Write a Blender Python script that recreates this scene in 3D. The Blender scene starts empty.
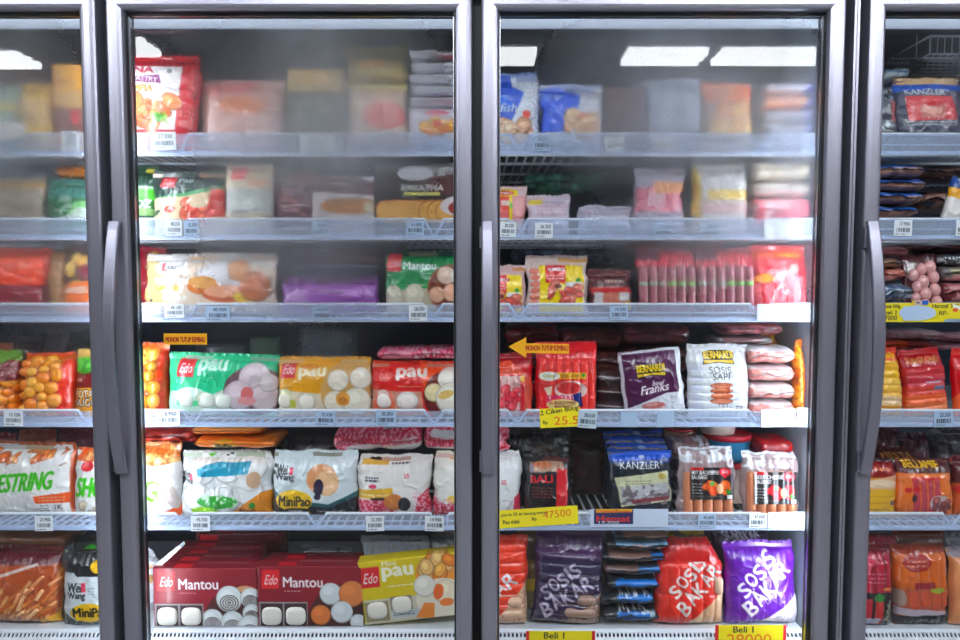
import bpy, bmesh, math, random
import numpy as np
from mathutils import Vector, Matrix, Euler

S = bpy.context.scene
COL = S.collection
PI = math.pi

# ------------------------------------------------------------------ camera
FOC = 700.0                                   # focal length in pixels of a 960 px wide frame
CAM = Vector((0.0, -1.5, 1.30))
PITCH = math.radians(3.3)
cam_data = bpy.data.cameras.new('camera')
cam_data.sensor_width = 36.0
cam_data.lens = 36.0 * FOC / 960.0
cam_data.clip_start = 0.01
cam = bpy.data.objects.new('camera', cam_data)
COL.objects.link(cam)
cam.location = CAM
cam.rotation_euler = (PI / 2 - PITCH, 0, 0)
S.camera = cam

# ------------------------------------------------------------------ world and exposure
w = bpy.data.worlds.new('world')
S.world = w
w.use_nodes = True
w.node_tree.nodes['Background'].inputs[0].default_value = (0.75, 0.82, 1.0, 1)
w.node_tree.nodes['Background'].inputs[1].default_value = 0.15
S.view_settings.view_transform = 'Standard'
S.view_settings.look = 'None'
S.view_settings.gamma = 1.0
S.view_settings.exposure = 0.0
S.view_settings.use_curve_mapping = False
LED_A, LED_B, LED_MID, LED_C, LED_D, LED_TOP_FILL = 8.0, 44.0, 6.0, 56.0, 9.0, 9.0     # radiance of the freezer's lamp tubes and the added top fill
CEILING_LAMP, NEAR_LAMP = 20.0, 30.0
S.cycles.max_bounces = 10
S.cycles.transparent_max_bounces = 16
S.cycles.sample_clamp_indirect = 6.0


def at(px, py, Y):
    """the point of the plane y = Y that the photograph shows at (px, py)"""
    cp, sp = math.cos(PITCH), math.sin(PITCH)
    a, b = (px - 480) / FOC, -(py - 320) / FOC
    d = Vector((a, cp + b * sp, -sp + b * cp))
    return CAM + d * ((Y - CAM.y) / d.y)


def proj(p):
    cp, sp = math.cos(PITCH), math.sin(PITCH)
    d = Vector(p) - CAM
    f = d.y * cp - d.z * sp
    u = d.y * sp + d.z * cp
    return 480 + FOC * d.x / f, 320 - FOC * u / f


# ------------------------------------------------------------------ object helpers
def link(name, me, mat=None, parent=None):
    o = bpy.data.objects.new(name, me)
    COL.objects.link(o)
    if mat is not None and me is not None:
        for m in (mat if isinstance(mat, (list, tuple)) else [mat]):
            me.materials.append(m)
    if parent is not None:
        o.parent = parent
    return o


def tag(o, label=None, cat=None, group=None, kind=None):
    if label: o['label'] = label
    if cat: o['category'] = cat
    if group: o['group'] = group
    if kind: o['kind'] = kind
    return o


class MB:
    """collects boxes, tubes and grids into one mesh"""
    def __init__(self):
        self.v = []; self.f = []; self.m = []

    def add(self, vs, fs, m=0):
        b = len(self.v)
        self.v += [tuple(x) for x in vs]
        self.f += [tuple(b + i for i in f) for f in fs]
        self.m += [m] * len(fs)

    def box(self, a, b, m=0):
        (x0, y0, z0), (x1, y1, z1) = a, b
        self.add([(x0, y0, z0), (x1, y0, z0), (x1, y1, z0), (x0, y1, z0), (x0, y0, z1), (x1, y0, z1), (x1, y1, z1), (x0, y1, z1)],
                 [(0, 3, 2, 1), (4, 5, 6, 7), (0, 1, 5, 4), (1, 2, 6, 5), (2, 3, 7, 6), (3, 0, 4, 7)], m)

    def tube(self, pts, r, n=8, m=0):
        pts = [Vector(p) for p in pts]
        rings = []
        for i, p in enumerate(pts):
            if i == 0: d = pts[1] - p
            elif i == len(pts) - 1: d = p - pts[-2]
            else: d = (pts[i + 1] - p).normalized() + (p - pts[i - 1]).normalized()
            d.normalize()
            ref = Vector((0, 1, 0)) if abs(d.y) < 0.9 else Vector((0, 0, 1))
            e1 = d.cross(ref).normalized(); e2 = d.cross(e1)
            rr = r[i] if isinstance(r, (list, tuple)) else r
            rings.append([p + e1 * rr * math.cos(2 * PI * k / n) + e2 * rr * math.sin(2 * PI * k / n) for k in range(n)])
        vs = [x for ring in rings for x in ring]
        fs = []
        for i in range(len(pts) - 1):
            for k in range(n):
                fs.append((i * n + k, i * n + (k + 1) % n, (i + 1) * n + (k + 1) % n, (i + 1) * n + k))
        fs.append(tuple(range(n - 1, -1, -1)))
        fs.append(tuple((len(pts) - 1) * n + k for k in range(n)))
        self.add(vs, fs, m)

    def build(self, name, mat, parent=None, smooth=False, bevel=0):
        me = bpy.data.meshes.new(name)
        me.from_pydata(self.v, [], self.f)
        if any(self.m):
            me.polygons.foreach_set('material_index', self.m)
        if smooth:
            me.polygons.foreach_set('use_smooth', [True] * len(self.f))
        me.update()
        bm = bmesh.new(); bm.from_mesh(me)
        bmesh.ops.recalc_face_normals(bm, faces=bm.faces)
        bm.to_mesh(me); bm.free()
        o = link(name, me, mat, parent)
        if bevel:
            b = o.modifiers.new('bevel', 'BEVEL'); b.width = bevel; b.segments = 2; b.limit_method = 'ANGLE'
        return o


# ------------------------------------------------------------------ materials
MAT = {}


def new_mat(name):
    m = bpy.data.materials.new(name)
    m.use_nodes = True
    nt = m.node_tree
    for n in list(nt.nodes): nt.nodes.remove(n)
    out = nt.nodes.new('ShaderNodeOutputMaterial')
    MAT[name] = m
    return m, nt, out


def lin(c):
    return tuple((x / 255 / 12.92 if x / 255 <= 0.04045 else ((x / 255 + 0.055) / 1.055) ** 2.4) for x in c[:3]) + (1,)


def plain(name, col, rough=0.5, metal=0.0, bump=0.0, scale=60, coat=0.0, spec=0.5):
    m, nt, out = new_mat(name)
    p = nt.nodes.new('ShaderNodeBsdfPrincipled')
    tc = nt.nodes.new('ShaderNodeTexCoord')
    no = nt.nodes.new('ShaderNodeTexNoise'); no.inputs['Scale'].default_value = scale
    nt.links.new(tc.outputs['Object'], no.inputs['Vector'])
    mx = nt.nodes.new('ShaderNodeMixRGB'); mx.blend_type = 'MULTIPLY'; mx.inputs[0].default_value = 0.12
    mx.inputs[1].default_value = lin(col)
    nt.links.new(no.outputs['Fac'], mx.inputs[2])
    nt.links.new(mx.outputs[0], p.inputs['Base Color'])
    p.inputs['Roughness'].default_value = rough
    p.inputs['Metallic'].default_value = metal
    p.inputs['Coat Weight'].default_value = coat
    p.inputs['Specular IOR Level'].default_value = spec
    if bump:
        b = nt.nodes.new('ShaderNodeBump'); b.inputs['Strength'].default_value = bump; b.inputs['Distance'].default_value = 0.002
        nt.links.new(no.outputs['Fac'], b.inputs['Height'])
        nt.links.new(b.outputs[0], p.inputs['Normal'])
    nt.links.new(p.outputs[0], out.inputs[0])
    return m


def printed(name, rough, coat, bump, scale, dist=0.0015):
    """print on film or card: the colours lie in the mesh's colour attribute"""
    m, nt, out = new_mat(name)
    p = nt.nodes.new('ShaderNodeBsdfPrincipled')
    a = nt.nodes.new('ShaderNodeAttribute'); a.attribute_name = 'print'
    nt.links.new(a.outputs['Color'], p.inputs['Base Color'])
    p.inputs['Roughness'].default_value = rough
    p.inputs['Coat Weight'].default_value = coat
    p.inputs['Coat Roughness'].default_value = 0.12
    tc = nt.nodes.new('ShaderNodeTexCoord')
    no = nt.nodes.new('ShaderNodeTexNoise')
    no.inputs['Scale'].default_value = scale
    no.inputs['Detail'].default_value = 3
    no.inputs['Distortion'].default_value = 1.2
    nt.links.new(tc.outputs['Object'], no.inputs['Vector'])
    b = nt.nodes.new('ShaderNodeBump'); b.inputs['Strength'].default_value = bump; b.inputs['Distance'].default_value = dist
    nt.links.new(no.outputs['Fac'], b.inputs['Height'])
    nt.links.new(b.outputs[0], p.inputs['Normal'])
    nt.links.new(p.outputs[0], out.inputs[0])
    return m


def emit(name, col, strength):
    m, nt, out = new_mat(name)
    e = nt.nodes.new('ShaderNodeEmission')
    e.inputs[0].default_value = col; e.inputs[1].default_value = strength
    nt.links.new(e.outputs[0], out.inputs[0])
    return m


printed('film', 0.30, 0.6, 0.75, 55)
printed('soft_film', 0.42, 0.25, 0.45, 40)
printed('card', 0.45, 0.2, 0.08, 30)
printed('paper', 0.6, 0.0, 0.05, 60)
plain('frame_grey', (172, 172, 188), rough=0.34, metal=0.75, scale=300)
plain('handle_grey', (150, 150, 166), rough=0.36, metal=0.7, scale=300)
plain('black_rubber', (10, 11, 14), rough=0.5)
plain('dark_gasket', (30, 33, 40), rough=0.35)
plain('silver', (190, 195, 205), rough=0.25, metal=0.9)
plain('liner_white', (150, 160, 172), rough=0.5)
plain('liner_dark', (60, 68, 82), rough=0.6)
plain('header_grey', (205, 212, 222), rough=0.4)
plain('wire_white', (222, 228, 238), rough=0.35)
plain('wire_dark', (90, 96, 106), rough=0.45)
plain('floor_tile', (150, 148, 145), rough=0.25, scale=4)
plain('store_wall', (78, 76, 82), rough=0.8)
plain('store_ceiling', (205, 208, 215), rough=0.9)
emit('tube_light', (0.95, 0.98, 1.0, 1), CEILING_LAMP)
emit('tube_near', (0.93, 0.96, 1.0, 1), NEAR_LAMP)
for k, v in (('led_a', LED_A), ('led_b', LED_B), ('led_mid', LED_MID), ('led_c', LED_C), ('led_d', LED_D), ('led_top_fill', LED_TOP_FILL)):
    emit(k, (0.84, 0.92, 1.0, 1), v)

# clear strip of the ticket rails
m, nt, out = new_mat('ticket_plastic')
tr = nt.nodes.new('ShaderNodeBsdfTransparent'); tr.inputs[0].default_value = (0.86, 0.91, 1.0, 1)
p = nt.nodes.new('ShaderNodeBsdfPrincipled'); p.inputs['Base Color'].default_value = (0.70, 0.78, 0.92, 1); p.inputs['Roughness'].default_value = 0.25
mx = nt.nodes.new('ShaderNodeMixShader'); mx.inputs[0].default_value = 0.26
nt.links.new(tr.outputs[0], mx.inputs[1]); nt.links.new(p.outputs[0], mx.inputs[2]); nt.links.new(mx.outputs[0], out.inputs[0])

# thin clear wrap
m, nt, out = new_mat('clear_wrap')
tr = nt.nodes.new('ShaderNodeBsdfTransparent')
p = nt.nodes.new('ShaderNodeBsdfPrincipled'); p.inputs['Base Color'].default_value = (0.8, 0.83, 0.88, 1); p.inputs['Roughness'].default_value = 0.15
no = nt.nodes.new('ShaderNodeTexNoise'); no.inputs['Scale'].default_value = 70; no.inputs['Distortion'].default_value = 1.5
tc = nt.nodes.new('ShaderNodeTexCoord'); nt.links.new(tc.outputs['Object'], no.inputs['Vector'])
b = nt.nodes.new('ShaderNodeBump'); b.inputs['Strength'].default_value = 0.8; b.inputs['Distance'].default_value = 0.002
nt.links.new(no.outputs['Fac'], b.inputs['Height']); nt.links.new(b.outputs[0], p.inputs['Normal'])
mx = nt.nodes.new('ShaderNodeMixShader'); mx.inputs[0].default_value = 0.3
nt.links.new(tr.outputs[0], mx.inputs[1]); nt.links.new(p.outputs[0], mx.inputs[2]); nt.links.new(mx.outputs[0], out.inputs[0])


def glass(name, blobs, fine=.55, white=0.30):
    """door glass with condensation; blobs = (x, z, radius x, radius z, amount) in metres from the pane's middle"""
    m, nt, out = new_mat(name)
    N, L = nt.nodes.new, nt.links.new
    tc = N('ShaderNodeTexCoord'); sep = N('ShaderNodeSeparateXYZ'); L(tc.outputs['Object'], sep.inputs[0])
    n1 = N('ShaderNodeTexNoise'); n1.inputs['Scale'].default_value = 5.0; n1.inputs['Detail'].default_value = 3; L(tc.outputs['Object'], n1.inputs['Vector'])
    n2 = N('ShaderNodeTexNoise'); n2.inputs['Scale'].default_value = 330.0; n2.inputs['Detail'].default_value = 2; L(tc.outputs['Object'], n2.inputs['Vector'])

    def math_(op, a, b=None):
        q = N('ShaderNodeMath'); q.operation = op
        for i, x in enumerate((a, b)):
            if x is None: continue
            if isinstance(x, (int, float)): q.inputs[i].default_value = x
            else: L(x, q.inputs[i])
        return q.outputs[0]
    total = None
    for (bx, bz, rx, rz, am) in blobs:
        dx = math_('DIVIDE', math_('SUBTRACT', sep.outputs['X'], bx), rx)
        dz = math_('DIVIDE', math_('SUBTRACT', sep.outputs['Z'], bz), rz)
        d2 = math_('ADD', math_('MULTIPLY', dx, dx), math_('MULTIPLY', dz, dz))
        g = math_('MULTIPLY', math_('POWER', 2.718, math_('MULTIPLY', d2, -1.0)), am)
        total = g if total is None else math_('MAXIMUM', total, g)
    f = math_('MULTIPLY', total, math_('ADD', math_('MULTIPLY', n1.outputs['Fac'], 1.3), 0.35))
    spk = math_('MULTIPLY', math_('SUBTRACT', n2.outputs['Fac'], 0.5), fine)
    f = math_('ADD', f, math_('MULTIPLY', spk, f))
    c = N('ShaderNodeClamp'); L(f, c.inputs[0]); f = c.outputs[0]
    tr = N('ShaderNodeBsdfTransparent'); tr.inputs[0].default_value = (0.965, 0.98, 0.985, 1)
    gl = N('ShaderNodeBsdfGlossy'); gl.inputs['Roughness'].default_value = 0.015
    fr = N('ShaderNodeFresnel'); fr.inputs[0].default_value = 1.45
    geo = N('ShaderNodeNewGeometry')
    frf = math_('MULTIPLY', math_('MULTIPLY', fr.outputs[0], math_('SUBTRACT', 1.0, geo.outputs['Backfacing'])), 1.6)
    c2 = N('ShaderNodeClamp'); L(frf, c2.inputs[0]); frf = c2.outputs[0]
    rf = N('ShaderNodeBsdfRefraction'); rf.inputs['Roughness'].default_value = 0.65; rf.inputs['IOR'].default_value = 1.05
    tl = N('ShaderNodeBsdfTranslucent'); tl.inputs[0].default_value = (0.86, 0.92, 1.0, 1)
    df = N('ShaderNodeBsdfDiffuse'); df.inputs[0].default_value = (0.86, 0.92, 1.0, 1)
    w1 = N('ShaderNodeMixShader'); w1.inputs[0].default_value = 0.35; L(tl.outputs[0], w1.inputs[1]); L(df.outputs[0], w1.inputs[2])
    w2 = N('ShaderNodeMixShader'); L(math_('MULTIPLY', f, white), w2.inputs[0]); L(rf.outputs[0], w2.inputs[1]); L(w1.outputs[0], w2.inputs[2])
    w3 = N('ShaderNodeMixShader'); L(math_('POWER', f, 1.0), w3.inputs[0]); L(tr.outputs[0], w3.inputs[1]); L(w2.outputs[0], w3.inputs[2])
    w4 = N('ShaderNodeMixShader'); L(frf, w4.inputs[0]); L(w3.outputs[0], w4.inputs[1]); L(gl.outputs[0], w4.inputs[2])
    L(w4.outputs[0], out.inputs[0])
    return m


# ------------------------------------------------------------------ the store around the freezers
def struct(name, a, b, mat):
    q = MB(); q.box(a, b)
    return tag(q.build(name, MAT[mat]), kind='structure')


struct('floor', (-5, -6, -0.05), (5, 1.0, 0.0), 'floor_tile')
struct('ceiling', (-5, -6, 2.75), (5, 1.0, 2.8), 'store_ceiling')
struct('wall_back', (-5, 0.9, 0.0), (5, 1.0, 2.75), 'store_wall')
struct('wall_front', (-5, -6.1, 0.0), (5, -6.0, 2.75), 'store_wall')
struct('wall_left', (-5.1, -6, 0.0), (-5, 1.0, 2.75), 'store_wall')
struct('wall_right', (5, -6, 0.0), (5.1, 1.0, 2.75), 'store_wall')


def ceiling_lamp(x0, x1, yc, wd, label, mat='tube_light'):
    t = bpy.data.objects.new('ceiling_lamp', None); COL.objects.link(t)
    t.location = ((x0 + x1) / 2, yc, 2.75)
    tag(t, label, 'lamp', 'ceiling lamps of the shop')
    h = (x1 - x0) / 2
    q = MB(); q.box((-h - .02, -wd / 2 - .02, -.06), (h + .02, wd / 2 + .02, 0.0)); q.build('housing', MAT['header_grey'], t)
    q = MB()
    for k in (-1, 0, 1):
        q.tube([(-h, k * wd / 3.2, -.075), (h, k * wd / 3.2, -.075)], wd / 9, 8)
    q.build('tube', MAT[mat], t)
    return t


for (x0, x1, y, lb) in ((-.14, .34, -2.83, 'short white tube lamp mirrored at the left top of the third door'), (.89, 1.37, -2.83, 'white tube lamp mirrored right of the middle of the third door'), (1.46, 2.3, -2.83, 'long white tube lamp mirrored at the top right of the third door'), (-2.14, -1.94, -2.66, 'small white tube lamp mirrored above the spring roll bag'), (-3.3, -2.82, -2.9, 'white tube lamp mirrored at the top of the left door')):
    ceiling_lamp(x0, x1, y, .30, lb)
for x0, lb in ((-2.7, 'first'), (-1.0, 'second'), (.7, 'third'), (2.2, 'fourth')):
    ceiling_lamp(x0, x0 + 1.1, -1.83, .34, lb + ' from the left of the ceiling lamps nearest the freezers', 'tube_near')

# ------------------------------------------------------------------ the freezers
DOORS = {'A': (-1.576, -.807), 'B': (-.786, -.017), 'C': (.003, .769), 'D': (.818, 1.585)}
BAY = {'A': (-1.590, -.7975), 'B': (-.7955, -.008), 'C': (-.006, .784), 'D': (.802, 1.60)}
ZI = at(480, 10, 0.0).z
Z_TOP, Z_BOT = ZI + .037, .395
RAILPX = {1: (133, 157), 2: (218, 241), 3: (303, 323), 4: (409, 428), 5: (512, 531)}
YOFF = .028
RY = .100 + YOFF
SHELF_Z = {}
for k, (a, b) in RAILPX.items():
    SHELF_Z[k] = at(480, b - 6, RY).z
SHELF_Z[6] = at(480, 628.5, .158).z
DEPTH = .75


def empty(name, loc):
    o = bpy.data.objects.new(name, None); COL.objects.link(o); o.location = loc
    return o


FZ1 = tag(empty('freezer_cabinet', (0, 0, 0)), 'long upright freezer with three glass doors, filling the left and middle of the photo', 'freezer', 'glass door freezers')
FZ2 = tag(empty('freezer_cabinet', (0, 0, 0)), 'upright freezer behind the rightmost glass door, cut by the photo edge', 'freezer', 'glass door freezers')


def cabinet(root, x0, x1, mull):
    zt = Z_TOP + .06
    q = MB()
    q.box((x0, DEPTH, .1), (x1, DEPTH + .04, zt))
    q.box((x0, .05, zt - .05), (x1, DEPTH, zt))
    q.box((x0, .05, .1), (x1, DEPTH, SHELF_Z[6] - .10))
    q.build('liner', MAT['liner_dark'], root)
    q = MB(); q.box((x0, .055, .1), (x0 + .006, DEPTH + .04, zt)); q.build('side_panel', MAT['liner_white'], root)
    q = MB(); q.box((x1 - .006, .055, .1), (x1, DEPTH + .04, zt)); q.build('side_panel', MAT['liner_white'], root)
    # kick plate and canopy
    q = MB(); q.box((x0, .03, 0), (x1, DEPTH + .04, .1)); q.box((x0, .02, .1), (x1, .05, Z_BOT - .012)); q.build('kick_plate', MAT['dark_gasket'], root)
    q = MB(); q.box((x0, -.005, Z_TOP + .012), (x1, .05, zt + .16)); q.build('canopy', MAT['header_grey'], root)
    zh = at(480, 31, .10).z
    q = MB(); q.box((x0, .098, zh + .0035), (x1, .115, zt - .05)); q.build('header', MAT['header_grey'], root)
    q = MB(); q.box((x0, .096, zh), (x1, .117, zh + .0034)); q.build('header_seal', MAT['dark_gasket'], root)
    for (mx, wd) in mull:
        q = MB(); q.box((mx - wd / 2, .048, .3), (mx + wd / 2, .060, zt - .05)); q.build('mullion', MAT['black_rubber'], root)


cabinet(FZ1, -1.60, .792, ((-.7965, .034), (-.007, .034), (.776, .028), (-1.585, .02)))
cabinet(FZ2, .7935, 1.61, ((.808, .026), (1.597, .02)))
for x, r in ((.7895, FZ1), (.796, FZ2)):      # bright end trims between the two freezers
    q = MB(); q.box((x - .0025, .004, .1), (x + .0025, .054, Z_TOP)); q.build('end_trim', MAT['frame_grey'], r)


def lamp_strip(root, x, y, mat, label):
    q = MB(); q.tube([(x, y, .47), (x, y, ZI - .03)], .006, 8)
    o = q.build('light_tube', MAT[mat], root); o['label'] = label


lamp_strip(FZ1, -.803, .070, 'led_b', 'bright light tube behind the post left of the second door')
lamp_strip(FZ1, -.822, .070, 'led_a', 'dimmer light tube beside the first door')
lamp_strip(FZ1, -.007, .070, 'led_mid', 'dim light tube behind the middle post')
lamp_strip(FZ1, .768, .070, 'led_c', 'brightest light tube at the right end of the third door')
lamp_strip(FZ1, -1.575, .070, 'led_a', 'dimmer light tube at the left end')
lamp_strip(FZ2, .815, .070, 'led_d', 'light tube at the left end')
lamp_strip(FZ2, 1.585, .070, 'led_d', 'light tube at the right end')


for x0, x1, r in ((-1.57, -.83, FZ1), (-.77, -.03, FZ1), (.02, .75, FZ1), (.84, 1.57, FZ2)):  # unseen tubes added to brighten the header and the upper shelf
    q = MB(); q.tube([(x0, .064, ZI + .046), (x1, .064, ZI + .046)], .006, 8)
    o = q.build('light_tube', MAT['led_top_fill'], r); o['label'] = 'added dim fill tube hidden along the top behind a door frame'


def ring(profile, x0, x1, z0, z1, q, m=0):
    """sweep a profile of (inset, y) round a rectangle, mitred"""
    n = len(profile)
    vs = []
    for (u, y) in profile:
        vs += [(x0 + u, y, z0 + u), (x1 - u, y, z0 + u), (x1 - u, y, z1 - u), (x0 + u, y, z1 - u)]
    fs = []
    for i in range(n):
        j = (i + 1) % n
        for k in range(4):
            fs.append((i * 4 + k, i * 4 + (k + 1) % 4, j * 4 + (k + 1) % 4, j * 4 + k))
    q.add(vs, fs, m)


FOG = {
    'A': ((.06, .52, .26, .26, .9), (.20, .2, .26, .2, .45)),
    'B': ((.06, .50, .25, .26, 1.0), (.02, .22, .24, .18, .6), (.06, .02, .14, .10, .3), (.0, .66, .4, .06, .4)),
    'C': ((.04, .54, .28, .20, .95), (.10, .27, .26, .16, .55), (.30, .42, .085, .25, 1.0), (.0, .66, .4, .05, .35)),
    'D': ((-.05, .6, .20, .12, .35),),
}
GY = .033
ZC = (Z_TOP + Z_BOT) / 2


def make_door(root, key):
    x0, x1 = DOORS[key]
    q = MB()
    prof = [(0, .046), (0, .007), (.0015, .003), (.005, .0008), (.012, 0), (.024, 0), (.029, .001), (.033, .003), (.0355, .008), (.036, .046)]
    ring(prof, x0, x1, Z_BOT, Z_TOP, q)
    d = q.build('door', MAT['frame_grey'], root)
    q = MB()
    ring([(.0362, .0455), (.0362, .013), (.0376, .013), (.0376, .018), (.0388, .018), (.0388, .0455)], x0, x1, Z_BOT, Z_TOP, q)
    q.build('gasket', MAT['dark_gasket'], d)
    q = MB()
    ring([(.0389, .0315), (.0389, .024), (.0404, .024), (.0404, .0315)], x0, x1, Z_BOT, Z_TOP, q)
    q.build('spacer_bar', MAT['silver'], d)
    q = MB(); xc = (x0 + x1) / 2
    hw, hh = (x1 - x0) / 2 - .0385, (Z_TOP - Z_BOT) / 2 - .0385
    q.box((-hw, 0, -hh), (hw, .004, hh))
    g = q.build('glass_pane', glass('condensation_glass_' + key, FOG[key]), d)
    g.location = (xc, GY, ZC)
    # bowed handle at the left side of the door
    hx = x0 + .0125
    zt, zb = at(100, 221, -.01).z, at(100, 474, -.01).z
    q = MB()
    n = 28
    secs = []
    for i in range(n + 1):
        t = i / n
        bow = math.sin(PI * t) ** .8 * .040
        wd = .0125
        y = -.014 - bow
        z = zt + (zb - zt) * t
        th = .010
        secs.append([(hx - wd, y + th, z), (hx - wd, y + .003, z), (hx - wd + .003, y, z), (hx + wd - .003, y, z), (hx + wd, y + .003, z), (hx + wd, y + th, z)])
    vs = [v for s in secs for v in s]
    fs = []
    for i in range(n):
        for k in range(6):
            fs.append((i * 6 + k, i * 6 + (k + 1) % 6, (i + 1) * 6 + (k + 1) % 6, (i + 1) * 6 + k))
    fs += [tuple(range(6)), tuple(n * 6 + k for k in range(6))]
    q.add(vs, fs)
    ml = .042
    q.box((hx - .0165, -.012, zt - .057), (hx + .002, .0005, zt - .012))
    q.box((hx - .0165, -.012, zb + .005), (hx + .002, .0005, zb + .05))
    h = q.build('handle', MAT['handle_grey'], d, bevel=.0012)
    return d


DOOR = {k: make_door(FZ2 if k == 'D' else FZ1, k) for k in 'ABCD'}

# ------------------------------------------------------------------ shelves
NOTCH = {('B', 1): (179, 435), ('B', 2): (179, 434), ('B', 3): (188, 433), ('B', 4): (193, 434), ('B', 5): (185, 317, 440),
         ('C', 1): (520, 760), ('C', 2): (518, 762), ('C', 3): (519, 760), ('C', 4): (517, 758), ('C', 5): (640, 770),
         ('A', 1): (-60,), ('A', 4): (-70, 88), ('A', 5): (-60,), ('D', 4): (1010,), ('D', 5): (952,)}


def make_shelf(root, bay, k):
    x0, x1 = BAY[bay]
    g0, g1 = RAILPX[k]
    zt, zl = at(480, g0 + 1.2, RY).z, at(480, g1 - 3.5, RY).z
    z = SHELF_Z[k]
    q = MB()
    n = int((x1 - x0) / .022)
    for i in range(n + 1):
        x = x0 + .004 + (x1 - x0 - .008) * i / n
        q.box((x - .0022, RY + .004, z - .006), (x + .0022, DEPTH - .04, z - .001))
    for y in (.25, .42, .58):
        q.box((x0, y, z - .012), (x1, y + .006, z - .006))
    q.box((x0, RY + .002, z - .011), (x1, RY + .008, z - .006))
    s = q.build('shelf', MAT['wire_white'], root)
    # front guard: a white rod that dips in notches
    q = MB()
    pts = [(x0, RY, zt)]
    for npx in NOTCH.get((bay, k), ()):
        nx = at(npx, g0 + 5, RY).x
        if x0 + .04 < nx < x1 - .04:
            pts += [(nx - .024, RY, zt), (nx - .004, RY, zl + .006), (nx + .004, RY, zl + .006), (nx + .024, RY, zt)]
    pts.append((x1, RY, zt))
    q.tube(pts, .0035, 8)
    q.tube([(x0, RY, zl), (x1, RY, zl)], .006, 8)
    q.tube([(x0, RY + .002, (zl + zt) / 2 - .002), (x1, RY + .002, (zl + zt) / 2 - .002)], .0018, 6)
    q.build('wire_guard', MAT['wire_white'], s, smooth=True)
    q = MB()
    q.box((x0 + .003, RY - .0085, zl - .004), (x1 - .003, RY - .0065, zt - .001))
    q.build('ticket_strip', MAT['ticket_plastic'], s)
    return s


for bay in 'ABCD':
    for k in (1, 2, 3, 4, 5):
        make_shelf(FZ2 if bay == 'D' else FZ1, bay, k)


def make_deck(root, bay):
    """white bottom grille: a row of holes along the top edge, slots below"""
    x0, x1 = BAY[bay]
    z = SHELF_Z[6]
    q = MB()
    q.box((x0, .13 + YOFF, z - .012), (x1, DEPTH - .02, z - .001))
    pitch = .0098
    n = int((x1 - x0) / pitch)
    # front face slopes from (y .13, z) to (y .088, z - .05): bars between slots
    def P(t):      # 0..1 down the slope
        return .13 + YOFF - .045 * t, z - .001 - .052 * t
    def strip(t0, t1, xa, xb):
        (ya, za), (yb, zb) = P(t0), P(t1)
        q.add([(xa, ya, za), (xb, ya, za), (xb, yb, zb), (xa, yb, zb), (xa, ya + .002, za - .004), (xb, ya + .002, za - .004), (xb, yb + .002, zb - .004), (xa, yb + .002, zb - .004)],
              [(0, 1, 2, 3), (7, 6, 5, 4), (0, 3, 7, 4), (1, 5, 6, 2), (0, 4, 5, 1), (3, 2, 6, 7)])
    strip(0, .12, x0, x1); strip(.27, .40, x0, x1); strip(.95, 1.0, x0, x1)
    for i in range(n + 1):
        x = x0 + i * pitch
        strip(.12, .27, x, min(x + pitch * .45, x1)); strip(.40, .95, x, min(x + pitch * .42, x1))
    q.build('bottom_grille', MAT['wire_white'], root)
    q = MB(); q.box((x0, .06, z - .12), (x1, .18, z - .07)); q.build('drip_tray', MAT['liner_dark'], root)


for bay in 'ABCD':
    make_deck(FZ2 if bay == 'D' else FZ1, bay)

# ------------------------------------------------------------------ printing: colours laid on the grid of a pack's front
_txt = {}


def text_tris(s, bold=0.0):
    key = (s, bold)
    if key not in _txt:
        cu = bpy.data.curves.new('t', 'FONT'); cu.body = s; cu.resolution_u = 3; cu.offset = 0
        o = bpy.data.objects.new('t', cu)
        me = o.to_mesh()
        me.calc_loop_triangles()
        v = np.array([x.co[:2] for x in me.vertices], float).reshape(-1, 2)
        t = np.array([x.vertices[:] for x in me.loop_triangles], int).reshape(-1, 3)
        o.to_mesh_clear(); bpy.data.objects.remove(o); bpy.data.curves.remove(cu)
        if len(v):
            lo, hi = v.min(0), v.max(0)
            v = (v - lo) / np.maximum(hi - lo, 1e-6)
            asp = (hi[0] - lo[0]) / max(hi[1] - lo[1], 1e-6)
        else:
            asp = 1
        _txt[key] = (v, t, asp)
    return _txt[key]


def vnoise(x, y, seed=0):
    """smooth value noise of two arrays, 0..1"""
    r = np.random.RandomState(seed).rand(64, 64)
    xi, yi = np.floor(x).astype(int), np.floor(y).astype(int)
    fx, fy = x - xi, y - yi
    fx, fy = fx * fx * (3 - 2 * fx), fy * fy * (3 - 2 * fy)
    g = lambda i, j: r[i % 64, j % 64]
    return (g(xi, yi) * (1 - fx) + g(xi + 1, yi) * fx) * (1 - fy) + (g(xi, yi + 1) * (1 - fx) + g(xi + 1, yi + 1) * fx) * fy


def fbm(x, y, seed=0, n=3):
    s = 0; a = .5; t = 0
    for i in range(n):
        s = s + a * vnoise(x * 2 ** i, y * 2 ** i, seed + i); t += a; a *= .5
    return s / t


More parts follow.
